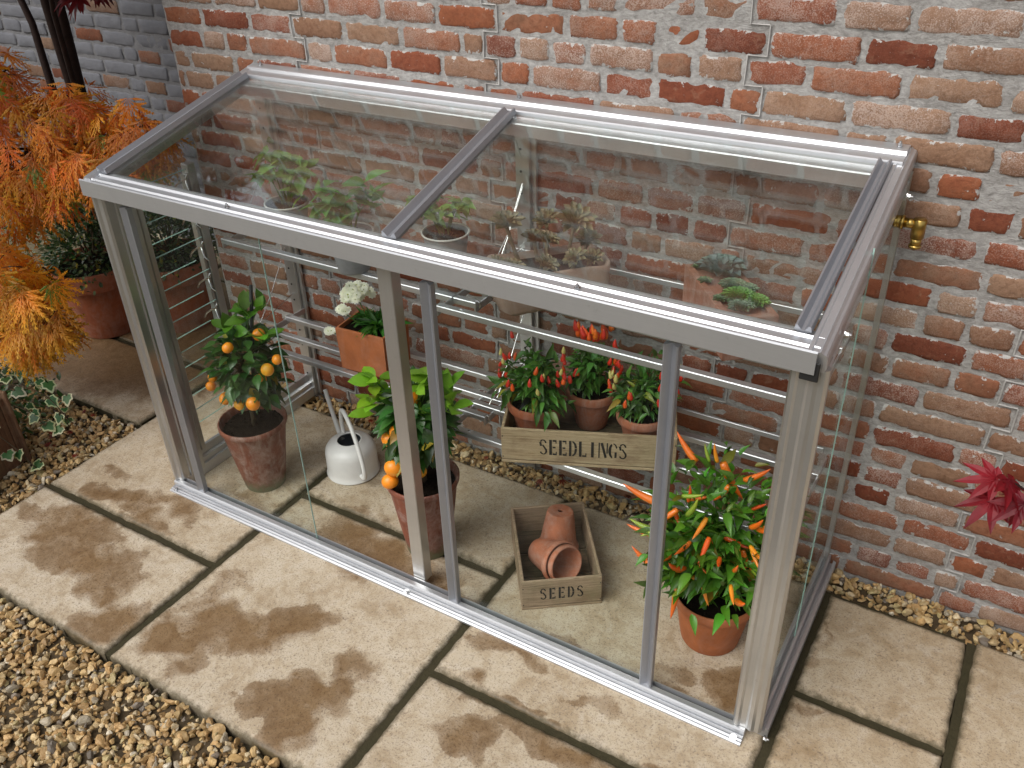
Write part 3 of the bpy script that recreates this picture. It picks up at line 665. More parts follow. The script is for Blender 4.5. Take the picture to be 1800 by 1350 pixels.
bolt(2.03, -.0, .022, (1, 0, 0), .9)

# ------------------------------------------------------------------ hanging shelves
def shelf(x0, x1, z, ys, label, wirex, wall_rail):
    t = thing('hanging_shelf', label, 'shelf', ((x0 + x1) / 2, .45, z), 0, 'slatted aluminium shelves hung inside the greenhouse')
    o0 = np.array(((x0 + x1) / 2, .45, z))
    for y in ys:
        m = MB(); box(m, ((x0 + x1) / 2, y, z - .009), (x1 - x0, .022, .018), bev=.002); box(m, ((x0 + x1) / 2, y, z - .020), (x1 - x0 - .004, .003, .008))
        reloc(m, o0).build('rail', M['alux'], t)
    for x in (x0 + .004, x1 - .004):
        m = MB(); box(m, (x, (ys[0] + .66) / 2, z - .021), (.005, .66 - ys[0] + .02, .022), bev=.001); reloc(m, o0).build('arm', M['aluy'], t)
    if wall_rail:
        m = MB(); box(m, ((x0 + x1) / 2, .655, z + .018), (x1 - x0 - .03, .008, .016), bev=.001); reloc(m, o0).build('rail', M['alux'], t)
    for x in wirex:
        m = MB(); tube(m, [(x, .662, z + .225), (x, .57, z + .10), (x, ys[1] + .01, z + .004), (x, ys[1] - .01, z - .012)], .0016, 6)
        tube(m, [(x + .003, .662, z + .045), (x + .003, ys[1] + .03, z + .008)], .0016, 6)
        reloc(m, o0).build('wire', M['steel'], t)
    for x in wirex[-1:]:
        m = MB(); tube(m, [(x + .022 + .009 * math.cos(a), ys[0] + .002, z - .010 + .011 * math.sin(a)) for a in np.linspace(0, 6.28, 10)], .0018, 6)
        reloc(m, o0).build('hook', M['steel'], t)
shelf(.945, 1.955, .80, (.287, .43, .56), 'upper right shelf with the clay trough and square clay planter on it', (1.0,), True)
shelf(.045, 1.025, .79, (.365, .47, .575), 'upper left shelf carrying the three grey pots', (.02, 1.0), False)
shelf(.945, 1.955, .402, (.287, .43, .575), 'lower right shelf under the wooden crate lettered SEEDLINGS', (1.0,), True)
shelf(.035, 1.025, .402, (.380, .475, .58), 'lower left shelf carrying the square pot of white flowers', (.0, 1.0), False)

# ------------------------------------------------------------------ pots
def pot_mesh(r0, r1, h, rim=.0, rimh=.02, wall=.007, hole=False):
    mb = MB(); ri = r1 + rim
    prof = [(.0001, .0)] if not hole else [(.008, .0)]
    prof += [(r0 * .9, 0), (r0 - .002, .0), (r0, .004)]
    ra = r0 + (r1 - r0) * (h - rimh) / h
    for t in (.25, .5, .75): prof.append((r0 + (ra - r0) * t, (h - rimh) * t))
    prof += [(ra, h - rimh), (ra + .0005, h - rimh + .001), (ri - .001, h - rimh + .003), (ri, h - rimh + .006), (ri + .0005, h - .005), (ri - .002, h - .001), (ri - .005, h), (ri - wall, h - .002), (r1 - wall, h - rimh), (r0 - wall + .001, .008), (.008 if hole else .0001, .008)]
    if hole: prof.append((.008, 0))
    return lathe(mb, prof, 48, wob=.004)
def soil_mesh(r, z, seed=0, sq=None):
    rr = np.random.default_rng(seed); mb = MB(); n = 9; seg = 30; v = []; f = []
    for i in range(n):
        for k in range(seg):
            a = 2 * math.pi * k / seg; q = r * i / (n - 1)
            v.append((q * math.cos(a), q * math.sin(a), z + rr.normal(0, .0028) + .006 * (1 - i / n)))
    f = [(i * seg + k, i * seg + (k + 1) % seg, (i + 1) * seg + (k + 1) % seg, (i + 1) * seg + k) for i in range(n - 1) for k in range(seg)]
    mb.add(v, f); P = np.stack([rr.uniform(-1, 1, 160), rr.uniform(-1, 1, 160)], 1); P = P[(P ** 2).sum(1) < .93] * r
    P3 = np.concatenate([P, np.full((len(P), 1), z + .004)], 1); m2 = MB()
    stones(mb, P3, rr.uniform(.004, .011, len(P3)), rr, np.ones((1, 3)), np.ones(1))
    return mb
def add_leaves(mb, P, D, U, ln, wd, cA, cB, T=LEAF): place(mb, T[0], T[1], T[2], P, D, U, ln, (cA, cB), wd)
def sphere_mesh(r, c0, c1, squash=.92):
    mb = MB(); T, F = ICO; vl = T.copy()
    for z in (): pass
    prof = [(max(.0001, r * math.sin(t)), -r * squash * math.cos(t) - (.04 * r if t < .3 or t > 2.8 else 0) * (1 if t > 2 else -1)) for t in np.linspace(0, math.pi, 13)]
    n = len(prof); seg = 18; C = []
    for j in range(n):
        for k in range(seg):
            t = j / (n - 1); g_ = .5 + .5 * math.sin(k * .7 + j * .3); C.append(np.array(c0) * (1 - .25 * g_ * t) + np.array(c1) * .25 * g_ * t)
    v = []
    for (rr, z) in prof:
        for k in range(seg):
            a = 2 * math.pi * k / seg; v.append((rr * math.cos(a), rr * math.sin(a), z))
    f = [(i * seg + k, i * seg + (k + 1) % seg, (i + 1) * seg + (k + 1) % seg, (i + 1) * seg + k) for i in range(n - 1) for k in range(seg)]
    mb.add(v, f, np.array(C)); return mb
def copies(src, name, locs, parent, rots=None, scales=None, first=True):
    out = []
    for i, p in enumerate(locs):
        o = src if (i == 0 and first) else src.copy()
        if o is not src: COL.objects.link(o)
        o.parent = parent; o.location = p
        if rots is not None: o.rotation_euler = rots[i]
        if scales is not None: s = scales[i]; o.scale = (s, s, s)
        out.append(o)
    return out

def citrus(label, loc, r0, r1, h, fruits, tops, leafL, crown, seed, stake=None, lime=.0):
    r = np.random.default_rng(seed)
    t = thing('calamondin_tree', label, 'potted orange tree', loc, 0, 'potted calamondin orange trees in the greenhouse')
    pot_mesh(r0, r1, h, .004, .022).build('pot', M['terra_old'], t, True)
    soil_mesh(r1 - .010, h - .028, seed).build('soil', M['soil'], t, True)
    L0 = np.array(loc); cz, rx, rz = crown; C0 = np.array([.035 if not lime else .0, 0, cz])
    st = MB(); tube(st, bez((.005, 0, h - .03), (.01, .005, h + .08), (0, 0, cz), 6), [.009, .008, .007, .006, .005, .004], 8)
    for k in range(16):
        d = unit(1, r)[0]; d[2] = abs(d[2]) * .8; tube(st, bez((0, 0, cz - .05 + .03 * r.random()), C0 + d * [rx, rx, rz] * .5, C0 + d * [rx, rx, rz] * .9, 5), [.004, .003, .0025, .002, .001], 5)
    st.build('trunk', M['bark'], t, True)
    lf = MB(); n = int(330)
    d = unit(n, r); P = C0 + d * np.array([rx, rx, rz]) * r.uniform(.35, 1.0, (n, 1)); D = d * [1, 1, .5] + r.normal(0, .35, (n, 3)) + [0, 0, -.15]
    A = jit((.035, .10, .018), n, .3, r); B = A * 1.5
    add_leaves(lf, P, D, sway(n), r.uniform(.6, 1.05, n) * leafL, r.uniform(.42, .55, n) * leafL, A, B, LEAF)
    for q in tops:                                    # bright young shoots
        q = np.array(q) - L0; k = 7
        base = q + np.array([0, 0, -.035]); dd = unit(k, r) * [1, 1, .5] + [0, 0, .55]
        tube(lf, [tuple(C0 + (q - C0) * .3), tuple(base)], .002, 5, c=(.06, .12, .02))
        A = jit((.10 + lime * .07, .24 + lime * .11, .022), k, .2, r); s = leafL * r.uniform(.85, 1.2, k)
        add_leaves(lf, np.tile(base, (k, 1)) + r.normal(0, .008, (k, 3)), dd, sway(k), s, s * .58, A, A * 1.3, LEAF_ROUND)
    lf.build('foliage', M['leaf'], t, True)
    srcs = [sphere_mesh(.021, (.84, .27, .012), (.80, .36, .02)).build('orange', M['fruit'], t, True), sphere_mesh(.020, (.80, .34, .02), (.42, .42, .04)).build('orange', M['fruit'], t, True)]
    locs = [tuple(np.array(f) - L0) for f in fruits]
    for i_, part_ in enumerate((locs[::2] + locs[1::4], locs[3::4])):
        copies(srcs[i_], 'orange', part_, t, [(r.uniform(0, 3), r.uniform(0, 3), 0) for _ in part_], [r.uniform(.78, 1.12) * (1.22 if lime else 1.0) for _ in part_])
    if stake:
        m = MB(); tube(m, [(0, 0, h - .04), tuple(np.array(stake) - L0)], .0055, 10); m.build('support_cane', M['black'], t, True)
    return t
citrus('small orange tree with a black cane in old terracotta, left of the watering can', (.237, .167, 0), .068, .108, .262,
       [(.155, .117, .424), (.135, .117, .385), (.222, .097, .377), (.295, .087, .381), (.357, .087, .405), (.300, .087, .589), (.412, .167, .537), (.395, .137, .512), (.352, .137, .462), (.354, .167, .609), (.205, .147, .375)],
       [(.325, .167, .700), (.26, .15, .650), (.37, .167, .640), (.32, .2, .70)], .062, (.475, .105, .14), 21, stake=(.325, .20, .752))
citrus('orange tree with big lime green young leaves behind the centre post', (.92, .178, 0), .068, .106, .28,
       [(.881, .098, .445), (.958, .158, .448), (.893, .088, .356), (.963, .088, .372), (.882, .078, .310), (.91, .178, .546), (.917, .098, .481), (.962, .118, .349)],
       [(.785, .178, .600), (.79, .178, .545), (.775, .178, .504), (.943, .178, .63), (.985, .178, .668), (1.048, .178, .640), (1.044, .178, .59), (.941, .178, .53), (.84, .178, .56)], .066, (.465, .088, .125), 22, lime=1.0)

def pepper_mesh(ln, rad, c0, c1, bend=.25):
    mb = MB(); n = 9; path = []; rr = []
    for i in range(n):
        t = i / (n - 1); path.append((bend * ln * t * t, 0, ln * t)); rr.append(rad * (1 - t ** 2.2) ** .8 * (.75 + .5 * min(1, t * 5) * .5) + .0004)
    tube(mb, path, rr, 10); k = np.repeat(np.linspace(0, 1, n), 10)[:, None]; mb.c[-1] = np.hstack([np.array(c0) * (1 - k) + np.array(c1) * k, np.ones((len(k), 1))])
    b = len(mb.v[-1]); tube(mb, [(0, 0, -.012), (0, 0, .001), (0, 0, .004)], [.0014, .003, rad * .75], 8, c=(.06, .16, .02)); return mb
def chili(label, loc, r0, r1, h, spread, height, leafL, nleaf, peppers, seed, potmat, group, leafcol=(.045, .15, .025), berry=False, rim=.004, rimh=.03, parts=None):
    r = np.random.default_rng(seed)
    t = thing('chili_plant', label, 'potted chili plant', loc, 0, group)
    pot_mesh(r0, r1, h, rim, rimh).build('pot', potmat, t, True)
    soil_mesh(r1 - .009, h - .022, seed).build('soil', M['soil'], t, True)
    st = MB(); ends = []
    for k in range(26):
        a = r.uniform(0, 6.28); q = r.uniform(.25, 1) * spread; zt = h + height * r.uniform(.25, 1.0) * (1 - .25 * (q / spread) ** 2)
        e = (min(q * math.cos(a), 1.94 - loc[0]), q * math.sin(a), zt); ends.append(e)
        tube(st, bez((0, 0, h - .025), (e[0] * .25, e[1] * .25, h + height * .45), e, 7), [.004, .0035, .003, .0025, .002, .0018, .0012], 6, c=(.07, .15, .03))
    st.build('stems', M['leaf'], t, True)
    lf = MB(); E = np.array(ends); idx = r.integers(0, len(E), nleaf); tt = r.uniform(.35, 1.05, nleaf)[:, None]
    base = np.array([0, 0, h]); P = base + (E[idx] - base) * tt + r.normal(0, spread * .16, (nleaf, 3)); P[:, 2] = np.maximum(P[:, 2], h + .004); P[:, 0] = np.minimum(P[:, 0], 1.945 - loc[0])
    D = (P - base) * [1, 1, .4]; D = D / (np.linalg.norm(D, axis=1, keepdims=True) + 1e-6) + r.normal(0, .55, (nleaf, 3)) + [0, 0, -.12]
    A = jit(leafcol, nleaf, .32, r); s = leafL * r.uniform(.55, 1.2, nleaf)
    add_leaves(lf, P, D, sway(nleaf), s, s * r.uniform(.32, .46, nleaf), A, A * 1.35, LEAF_LONG)
    lf.build('foliage', M['leaf'], t, True)
    srcs = {}
    for i, (p, col, ln, d) in enumerate(peppers):
        if col not in srcs:
            c0, c1 = {'orange': ((.80, .20, .012), (.85, .14, .01)), 'green': ((.22, .36, .03), (.34, .42, .04)), 'deep': ((.80, .13, .01), (.72, .07, .01)), 'red': ((.62, .025, .01), (.60, .03, .012)), 'cream': ((.60, .52, .18), (.58, .50, .14)), 'amber': ((.82, .33, .02), (.75, .2, .01))}[col]
            src = pepper_mesh(1.0, .105 if not berry else .26, c0, c1, .22).build('pepper', M['pepper'], t, True); srcs[col] = src; o = src
        else:
            o = srcs[col].copy(); COL.objects.link(o)
        o.parent = t; o.location = tuple(np.array(p) - np.array(loc)); o.scale = (ln, ln, ln)
        o.rotation_euler = Vector(d).to_track_quat('Z', 'X').to_euler()
    return t
CP = [((1.699, .312, .522), 'orange', .085, (-.8, .2, .5)), ((1.735, .30, .545), 'green', .045, (-.5, .2, .7)), ((1.765, .312, .545), 'orange', .105, (.35, 0, -.9)), ((1.755, .30, .55), 'amber', .05, (-.4, .1, .8)), ((1.80, .262, .52), 'orange', .065, (-.25, 0, -.8)), ((1.82, .312, .51), 'orange', .075, (.8, .1, .45)),
      ((1.65, .212, .440), 'orange', .10, (-1, -.1, .1)), ((1.70, .262, .44), 'orange', .06, (1, 0, .3)), ((1.685, .212, .44), 'deep', .055, (.3, -.1, -.9)), ((1.71, .24, .45), 'deep', .05, (.2, 0, .9)), ((1.704, .262, .35), 'orange', .05, (.6, 0, -.6)),
      ((1.80, .24, .385), 'deep', .075, (.9, -.1, -.3)), ((1.79, .22, .375), 'orange', .055, (.3, -.2, -.9)), ((1.75, .18, .385), 'green', .085, (.75, -.1, -.6)), ((1.64, .212, .330), 'orange', .075, (-1, 0, -.15)), ((1.66, .212, .345), 'green', .085, (-1, -.1, .0)), ((1.66, .212, .215), 'orange', .09, (-1, 0, .35)),
      ((1.765, .150, .30), 'amber', .06, (.9, -.1, -.1)), ((1.80, .142, .295), 'amber', .055, (.2, -.1, -.9)), ((1.737, .135, .26), 'orange', .085, (0, -.1, -1)), ((1.737, .133, .265), 'green', .03, (0, -.1, -1)), ((1.70, .16, .37), 'green', .06, (.1, -.1, -1)),
      ((1.844, .242, .365), 'orange', .05, (.4, -.2, -.8)), ((1.861, .242, .355), 'orange', .055, (.3, -.1, -.8)), ((1.88, .24, .365), 'amber', .06, (.9, 0, -.1)), ((1.898, .242, .345), 'orange', .05, (-.4, -.2, -.8)), ((1.777, .142, .367), 'orange', .04, (.6, -.3, -.5)), ((1.84, .28, .45), 'deep', .06, (.9, 0, .4)), ((1.70, .22, .48), 'green', .055, (.9, 0, .2)), ((1.73, .18, .46), 'green', .07, (.5, -.2, .8)), ((1.72, .2, .35), 'amber', .04, (-.5, -.2, -.5)), ((1.90, .2, .40), 'green', .06, (.8, 0, -.5))]
_r = np.random.default_rng(33)
for _k in range(22):
    _a = _r.uniform(-2.6, .3); _z = _r.uniform(.30, .50); _q = .165 * (1 - .45 * ((_z - .30) / .2) ** 2)
    CP.append(((1.80 + _q * math.cos(_a), .262 + _q * math.sin(_a), _z), ('orange', 'orange', 'amber', 'green', 'deep')[_r.integers(0, 5)], _r.uniform(.05, .08), (math.cos(_a) * .8, math.sin(_a) * .8, _r.uniform(-.9, .9))))
CP = [(_p if _p[0] < 1.9 else (1.9, _p[1], _p[2]), _c, _l * 1.06, _d) for _p, _c, _l, _d in CP]
chili('bushy green chili plant with long orange peppers in a bright terracotta pot on the paving', (1.80, .262, 0), .078, .106, .17, (.185), .365, .052, 1350, CP, 31, M['terra_new'], None, (.085, .22, .022))

# ------------------------------------------------------------------ crates and stencils
def arc(cx, cz, rx, rz, a0, a1, w, n=10, thin=.45):
    out = []; o = []; i_ = []
    for k in range(n + 1):
        a = a0 + (a1 - a0) * k / n; ww = w * (thin + (1 - thin) * abs(math.cos(a)))
        o.append((cx + rx * math.cos(a), cz + rz * math.sin(a))); i_.append((cx + (rx - ww) * math.cos(a), cz + (rz - ww * .8) * math.sin(a)))
    return [[o[k], o[k + 1], i_[k + 1], i_[k]] for k in range(n)]
Pi = math.pi
def rect(x0, z0, x1, z1): return [[(x0, z0), (x1, z0), (x1, z1), (x0, z1)]]
GL = {
    'E': rect(.08, 0, .30, 1) + rect(.36, .90, .68, 1) + rect(.60, .78, .68, .9) + rect(.36, .46, .60, .55) + rect(.36, 0, .70, .10) + rect(.62, .1, .70, .22),
    'L': rect(.08, 0, .30, 1) + rect(.36, 0, .70, .10) + rect(.62, .1, .70, .24),
    'I': rect(.26, 0, .48, 1),
    'D': rect(.08, 0, .28, 1) + arc(.34, .5, .40, .5, .10, Pi / 2 * .98, .2) + arc(.34, .5, .40, .5, -Pi / 2 * .98, -.02, .2),
    'N': rect(.05, 0, .15, 1) + [[(.20, 1), (.42, 1), (.72, .22), (.72, 0)]][:0] + [[(.20, .98), (.40, 1), (.74, .05), (.56, .0)]] + rect(.70, .30, .80, 1),
    'G': arc(.44, .5, .40, .5, Pi * .62, Pi * 1.42, .22) + arc(.44, .5, .36, .5, Pi * .14, Pi * .52, .14) + rect(.54, .06, .72, .42) + rect(.44, .36, .52, .44)[:0],
    'S': arc(.38, .73, .30, .27, .25, Pi * .80, .13) + [[(.06, .80), (.22, .84), (.30, .58), (.14, .56)]] + [[(.30, .62), (.40, .66), (.70, .34), (.60, .26)]][:1] + arc(.40, .27, .32, .27, -Pi * .85, -.18, .13) + [[(.60, .42), (.70, .36), (.72, .18), (.56, .20)]]}
def stencil(text, x0, z0, h, adv):
    mb = MB(); x = x0
    for ch in text:
        if ch == ' ': x += adv * .15; continue
        for poly in GL[ch]:
            n = len(poly)
            v = [(x + px * h * .66, y, z0 + pz * h) for y in (-.0009, .0004) for px, pz in poly]
            mb.add(v, [tuple(range(n)), tuple(range(n, 2 * n))[::-1]] + [(i, (i + 1) % n, n + (i + 1) % n, n + i) for i in range(n)])
        x += adv
    return mb
def crate(label, loc, rz, w, d, h, text, tx, tz, th, adv, wm, slots=2):
    t = thing('wooden_crate', label, 'crate', loc, rz, 'old stencilled wooden crates'); T_ = .009
    def b(name, c, s, m=wm, par=None):
        mb = MB(); box(mb, c, s, bev=.0015); return mb.build(name, m, par or t)
    f = b('front_board', (w / 2, T_ / 2, h / 2 + .003), (w, T_, h - .016))
    b('base_board', (w / 2, d / 2, .004), (w + .002, d + .002, .008), wm)
    b('back_board', (w / 2, d - T_ / 2, h / 2 + .003), (w, T_, h - .016)); b('side_board', (T_ / 2, d / 2, h / 2 + .003), (T_ - .0005, d - 2 * T_ - .001, h - .014)); b('side_board', (w - T_ / 2, d / 2, h / 2 + .003), (T_ - .0005, d - 2 * T_ - .001, h - .014))
    n = 3
    for i in range(n):
        dd = (d - 2 * T_) / n; b('floor_slat', (w / 2, T_ + dd * (i + .5), .012), (w - 2 * T_ - .002, dd - .006, .006), M['woodin'])
    st = stencil(text, tx, tz, th, adv); st.build('stencil_lettering', M['ink'], f)
    nl = MB()
    for x in (.004, w - .004):
        for z in (.02, h - .03): tube(nl, [(x, .0, z), (x, -.001, z)], .0018, 8)
    nl.build('nail', M['black'], f)
    return t
A2 = math.atan2(.389, .921)
crate('wide pale wooden crate stencilled SEEDLINGS on the lower shelf', (1.183, .208, .4035), A2, .471, .275, .118, 'SEEDLINGS', .102, .034, .050, .0268, M['wood'])
A1 = math.atan2(.59, .807)
crate('small greenish wooden crate stencilled SEEDS on the paving, holding empty pots', (1.308, .086, .0), A1, .228, .325, .112, 'SEEDS', .050, .036, .042, .0262, M['wood2'])
def crate_pt(o, a, u, v): return (o[0] + u * math.cos(a) - v * math.sin(a), o[1] + u * math.sin(a) + v * math.cos(a))
def berries(loc, h, spread, height, n, seed, cols=('red', 'red', 'red', 'red', 'deep', 'cream'), up=False):
    r = np.random.default_rng(seed); out = []
    for i in range(n):
        a = r.uniform(2.6, 6.9); q = spread * r.uniform(.75, 1.15) * (.5 if up else 1.0); z = h + height * (r.uniform(.98, 1.15) if up else r.uniform(.35, 1.0))
        out.append(((loc[0] + q * math.cos(a), loc[1] + q * math.sin(a), loc[2] + z), cols[r.integers(0, len(cols))], r.uniform(.020, .026) if not up else r.uniform(.024, .033), (r.normal(0, .35), r.normal(0, .35), 1)))
    return out
O2 = (1.183, .208)
gp = 'small red chili plants in the seedlings crate'
p = (*crate_pt(O2, A2, .085, .115), .4215)
chili('small chili plant in plain terracotta pot, left one in the SEEDLINGS crate', p, .052, .078, .125, .092, .16, .042, 400, berries(p, .125, .098, .17, 32, 41), 41, M['terra'], gp, (.075, .19, .03), True)
p = (*crate_pt(O2, A2, .235, .185), .4215)
chili('chili plant with upright red peppers in the middle of the SEEDLINGS crate', p, .044, .070, .125, .072, .17, .038, 260, berries(p, .125, .10, .17, 6, 42) + berries(p, .125, .09, .17, 22, 43, ('red', 'red', 'deep', 'red', 'orange'), True), 42, M['terra_pink'], gp, (.08, .20, .035), True)
p = (*crate_pt(O2, A2, .378, .110), .4215)
chili('chili plant in pale pot nearest the right end of the SEEDLINGS crate', p, .046, .068, .105, .080, .15, .040, 330, berries(p, .105, .085, .15, 32, 44), 44, M['terra_pink'], gp, (.08, .19, .035), True)

# loose pots in the SEEDS crate
def loose(label, loc, rot, r0, r1, h, m=M['terra_pink'], hole=True):
    mb = pot_mesh(r0, r1, h, .0035, .022, .006, hole)
    mb.v = [v - np.array([0, 0, h / 2]) for v in mb.v]
    o = mb.build('empty_pot', m, None, True); o.location = loc; o.rotation_euler = rot
    return tag(o, label, 'flower pot', 'empty terracotta pots in the seeds crate')
OS = (1.308, .086)
a, b_ = crate_pt(OS, A1, .138, .232)
loose('empty terracotta pot standing upside down with its drain hole up', (a, b_, .082), (R(180 - 9), R(5), A1), .040, .060, .134)
a, b_ = crate_pt(OS, A1, .100, .125)
dirv = Vector((math.cos(A1 + R(-58)), math.sin(A1 + R(-58)), .30)).normalized()
q = dirv.to_track_quat('Z', 'Y')
loose('terracotta pot lying on its side with a lime ring round its rim', (a - .004, b_, .076), q.to_euler(), .039, .060, .118)
ctr = Vector((a - .004, b_, .076)) + dirv * .024
loose('terracotta pot pushed into the lying pot, open mouth facing out', tuple(ctr), q.to_euler(), .034, .0535, .114)

# ------------------------------------------------------------------ watering can
t = thing('watering_can', 'off-white enamelled watering can with loop handle on the paving', 'watering can', (.464, .363, 0))
m = MB(); lathe(m, [(.0001, .002), (.088, .002), (.0915, .003), (.092, .006), (.089, .009), (.088, .03), (.087, .088), (.084, .102), (.076, .115), (.062, .124), (.045, .129), (.041, .132), (.0395, .1305), (.040, .126), (.058, .118), (.080, .100), (.083, .085), (.084, .01), (.0001, .008)], 56)
o = m.build('body', M['white'], t, True)
m = MB(); lathe(m, [(.0001, .035), (.060, .035), (.0805, .036), (.0815, .085), (.078, .10), (.0575, .116), (.0412, .1245)], 40); m.build('inside', M['dark_in'], o, True)
u = Vector((-.88, .47, 0)).normalized()
m = MB(); tube(m, bez(u * .080 + Vector((0, 0, .080)), u * .130 + Vector((0, 0, .130)), u * .187 + Vector((0, 0, .233)), 8), [.0095, .009, .0085, .008, .0078, .0076, .0074, .0074], 14); m.build('spout', M['white'], t, True)
v = Vector((.86, -.50, 0)).normalized()
pts = [(-v * .056 + Vector((0, 0, .12))), (-v * .060 + Vector((0, 0, .17))), (-v * .044 + Vector((0, 0, .222))), (-v * .008 + Vector((0, 0, .234))), (v * .050 + Vector((0, 0, .205))), (v * .098 + Vector((0, 0, .148))), (v * .124 + Vector((0, 0, .090))), (v * .124 + Vector((0, 0, .050))), (v * .105 + Vector((0, 0, .034))), (v * .084 + Vector((0, 0, .032)))]
def smooth_path(P, n=40):
    P = [np.array(p) for p in P]; out = []
    P = [2 * P[0] - P[1]] + P + [2 * P[-1] - P[-2]]
    for i in range(1, len(P) - 2):
        for k in range(5):
            s = k / 5; a_, b, c, d = P[i - 1:i + 3]
            out.append(tuple(.5 * (2 * b + (c - a_) * s + (2 * a_ - 5 * b + 4 * c - d) * s * s + (3 * b - a_ - 3 * c + d) * s ** 3)))
    out.append(tuple(P[-2])); return out
m = MB(); tube(m, smooth_path(pts), .0075, 12); m.build('handle', M['white'], t, True)

# ------------------------------------------------------------------ brass tap
t = thing('brass_tap', 'polished brass outlet elbow on the right end beam by the wall', 'tap', (1.985, .625, 1.108))
m = MB(); tube(m, [(.0, 0, 0), (.012, 0, 0)], .018, 20); tube(m, [(.012, 0, 0), (.028, 0, 0)], .0145, 8); tube(m, [(.028, 0, 0), (.034, 0, 0)], .016, 20); tube(m, [(.034, 0, 0), (.058, 0, 0)], .011, 20); m.build('pipe_fitting', M['brass'], t, True)
m = MB(); tube(m, [(.066, 0, .014), (.066, 0, .012), (.066, 0, -.03)], [.012, .0145, .0145], 20); tube(m, [(.066, 0, -.03), (.066, 0, -.050)], .0115, 20); tube(m, [(.066, 0, -.047), (.066, 0, -.053)], .0135, 20); m.build('elbow', M['brass'], t, True)
m = MB(); tube(m, [(.066, 0, -.0535), (.066, 0, -.055)], .0105, 20); m.build('outlet', M['black'], t, True)
t.scale = (1.02, 1.02, 1.02)

# ------------------------------------------------------------------ square pot of white flowers
def tapered_box(w, d, h, tw, m_in=.007, taper=.0):
    mb = MB(); a, b = w / 2, d / 2; k = 1 - taper
    rings = [(a * k, b * k, 0), (a * k + .001, b * k + .001, .003), (a - .001, b - .001, h - .003), (a - .002, b - .002, h), (a - tw, b - tw, h), (a - tw, b - tw, h * .3)]
    v = [(s * x, q * y, z) for x, y, z in rings for s, q in ((-1, -1), (1, -1), (1, 1), (-1, 1))]
    f = [(i * 4 + j, i * 4 + (j + 1) % 4, (i + 1) * 4 + (j + 1) % 4, (i + 1) * 4 + j) for i in range(5) for j in range(4)] + [(3, 2, 1, 0), (20, 21, 22, 23)]
    return mb.add(v, f)
t = thing('flowering_plant', 'white flowering rosette plant in a square terracotta pot', 'potted flower', (.545, .462, .404), R(4))
tapered_box(.185, .145, .150, .008, taper=.06).build('pot', M['terra_new'], t)
m = MB(); box(m, (0, 0, .125), (.168, .128, .02)); m.build('soil', M['soil'], t)
r = np.random.default_rng(51); lf = MB()
for cx, cy, n, s in ((.03, -.01, 60, .075), (-.03, .02, 36, .055), (.06, .03, 30, .06)):
    k = n; a = r.uniform(0, 6.28, k); el = r.uniform(.1, 1.1, k); D = np.stack([np.cos(a) * np.cos(el), np.sin(a) * np.cos(el), np.sin(el)], 1)
    P = np.tile([cx, cy, .145], (k, 1)); sz = s * r.uniform(.7, 1.1, k); A = jit((.06, .20, .03), k, .25, r)
    add_leaves(lf, P, D, sway(k), sz, sz * .24, A, A * 1.3, LEAF_LONG)
lf.build('foliage', M['softleaf'], t, True)
def blossom(mb, c, rad, r, n=9):
    c = np.array(c); up = np.array([.25, -.45, .8]) + r.normal(0, .25, 3)
    for j in range(n):
        a = 6.283 * j / n; e1 = np.cross(up, [1, 0, 0]); e1 /= np.linalg.norm(e1); e2 = np.cross(up, e1); e2 /= np.linalg.norm(e2)
        D = (e1 * math.cos(a) + e2 * math.sin(a) + up * .15)[None]
        A = jit((.92, .92, .91), 1, .02, r); add_leaves(mb, c[None], D, up[None], [rad], [rad * .7], A, A, LEAF_ROUND)
    stones(mb, c[None] + up * .002, np.array([rad * .4]), r, np.array([[.45, .5, .12]]), np.ones(1))
def head(name, centre, n, spread):
    mb = MB()
    for i in range(n):
        d = unit(1, r)[0] * r.uniform(.3, 1.0); d[2] = abs(d[2]) * .8; blossom(mb, np.array(centre) + d * spread, .0155, r)
    tube(mb, bez((centre[0] * .4 + .01, centre[1] * .4, .145), (centre[0] * .7, centre[1] * .7, centre[2] - .03), centre, 6), .0018, 5, c=(.1, .22, .04))
    mb.build(name, M['petal'], t, True)
head('flower_head', (-.030, -.02, .252), 95, .050); head('flower_head', (-.065, -.055, .205), 12, .018); head('flower_head', (-.13, -.05, .115), 7, .016)

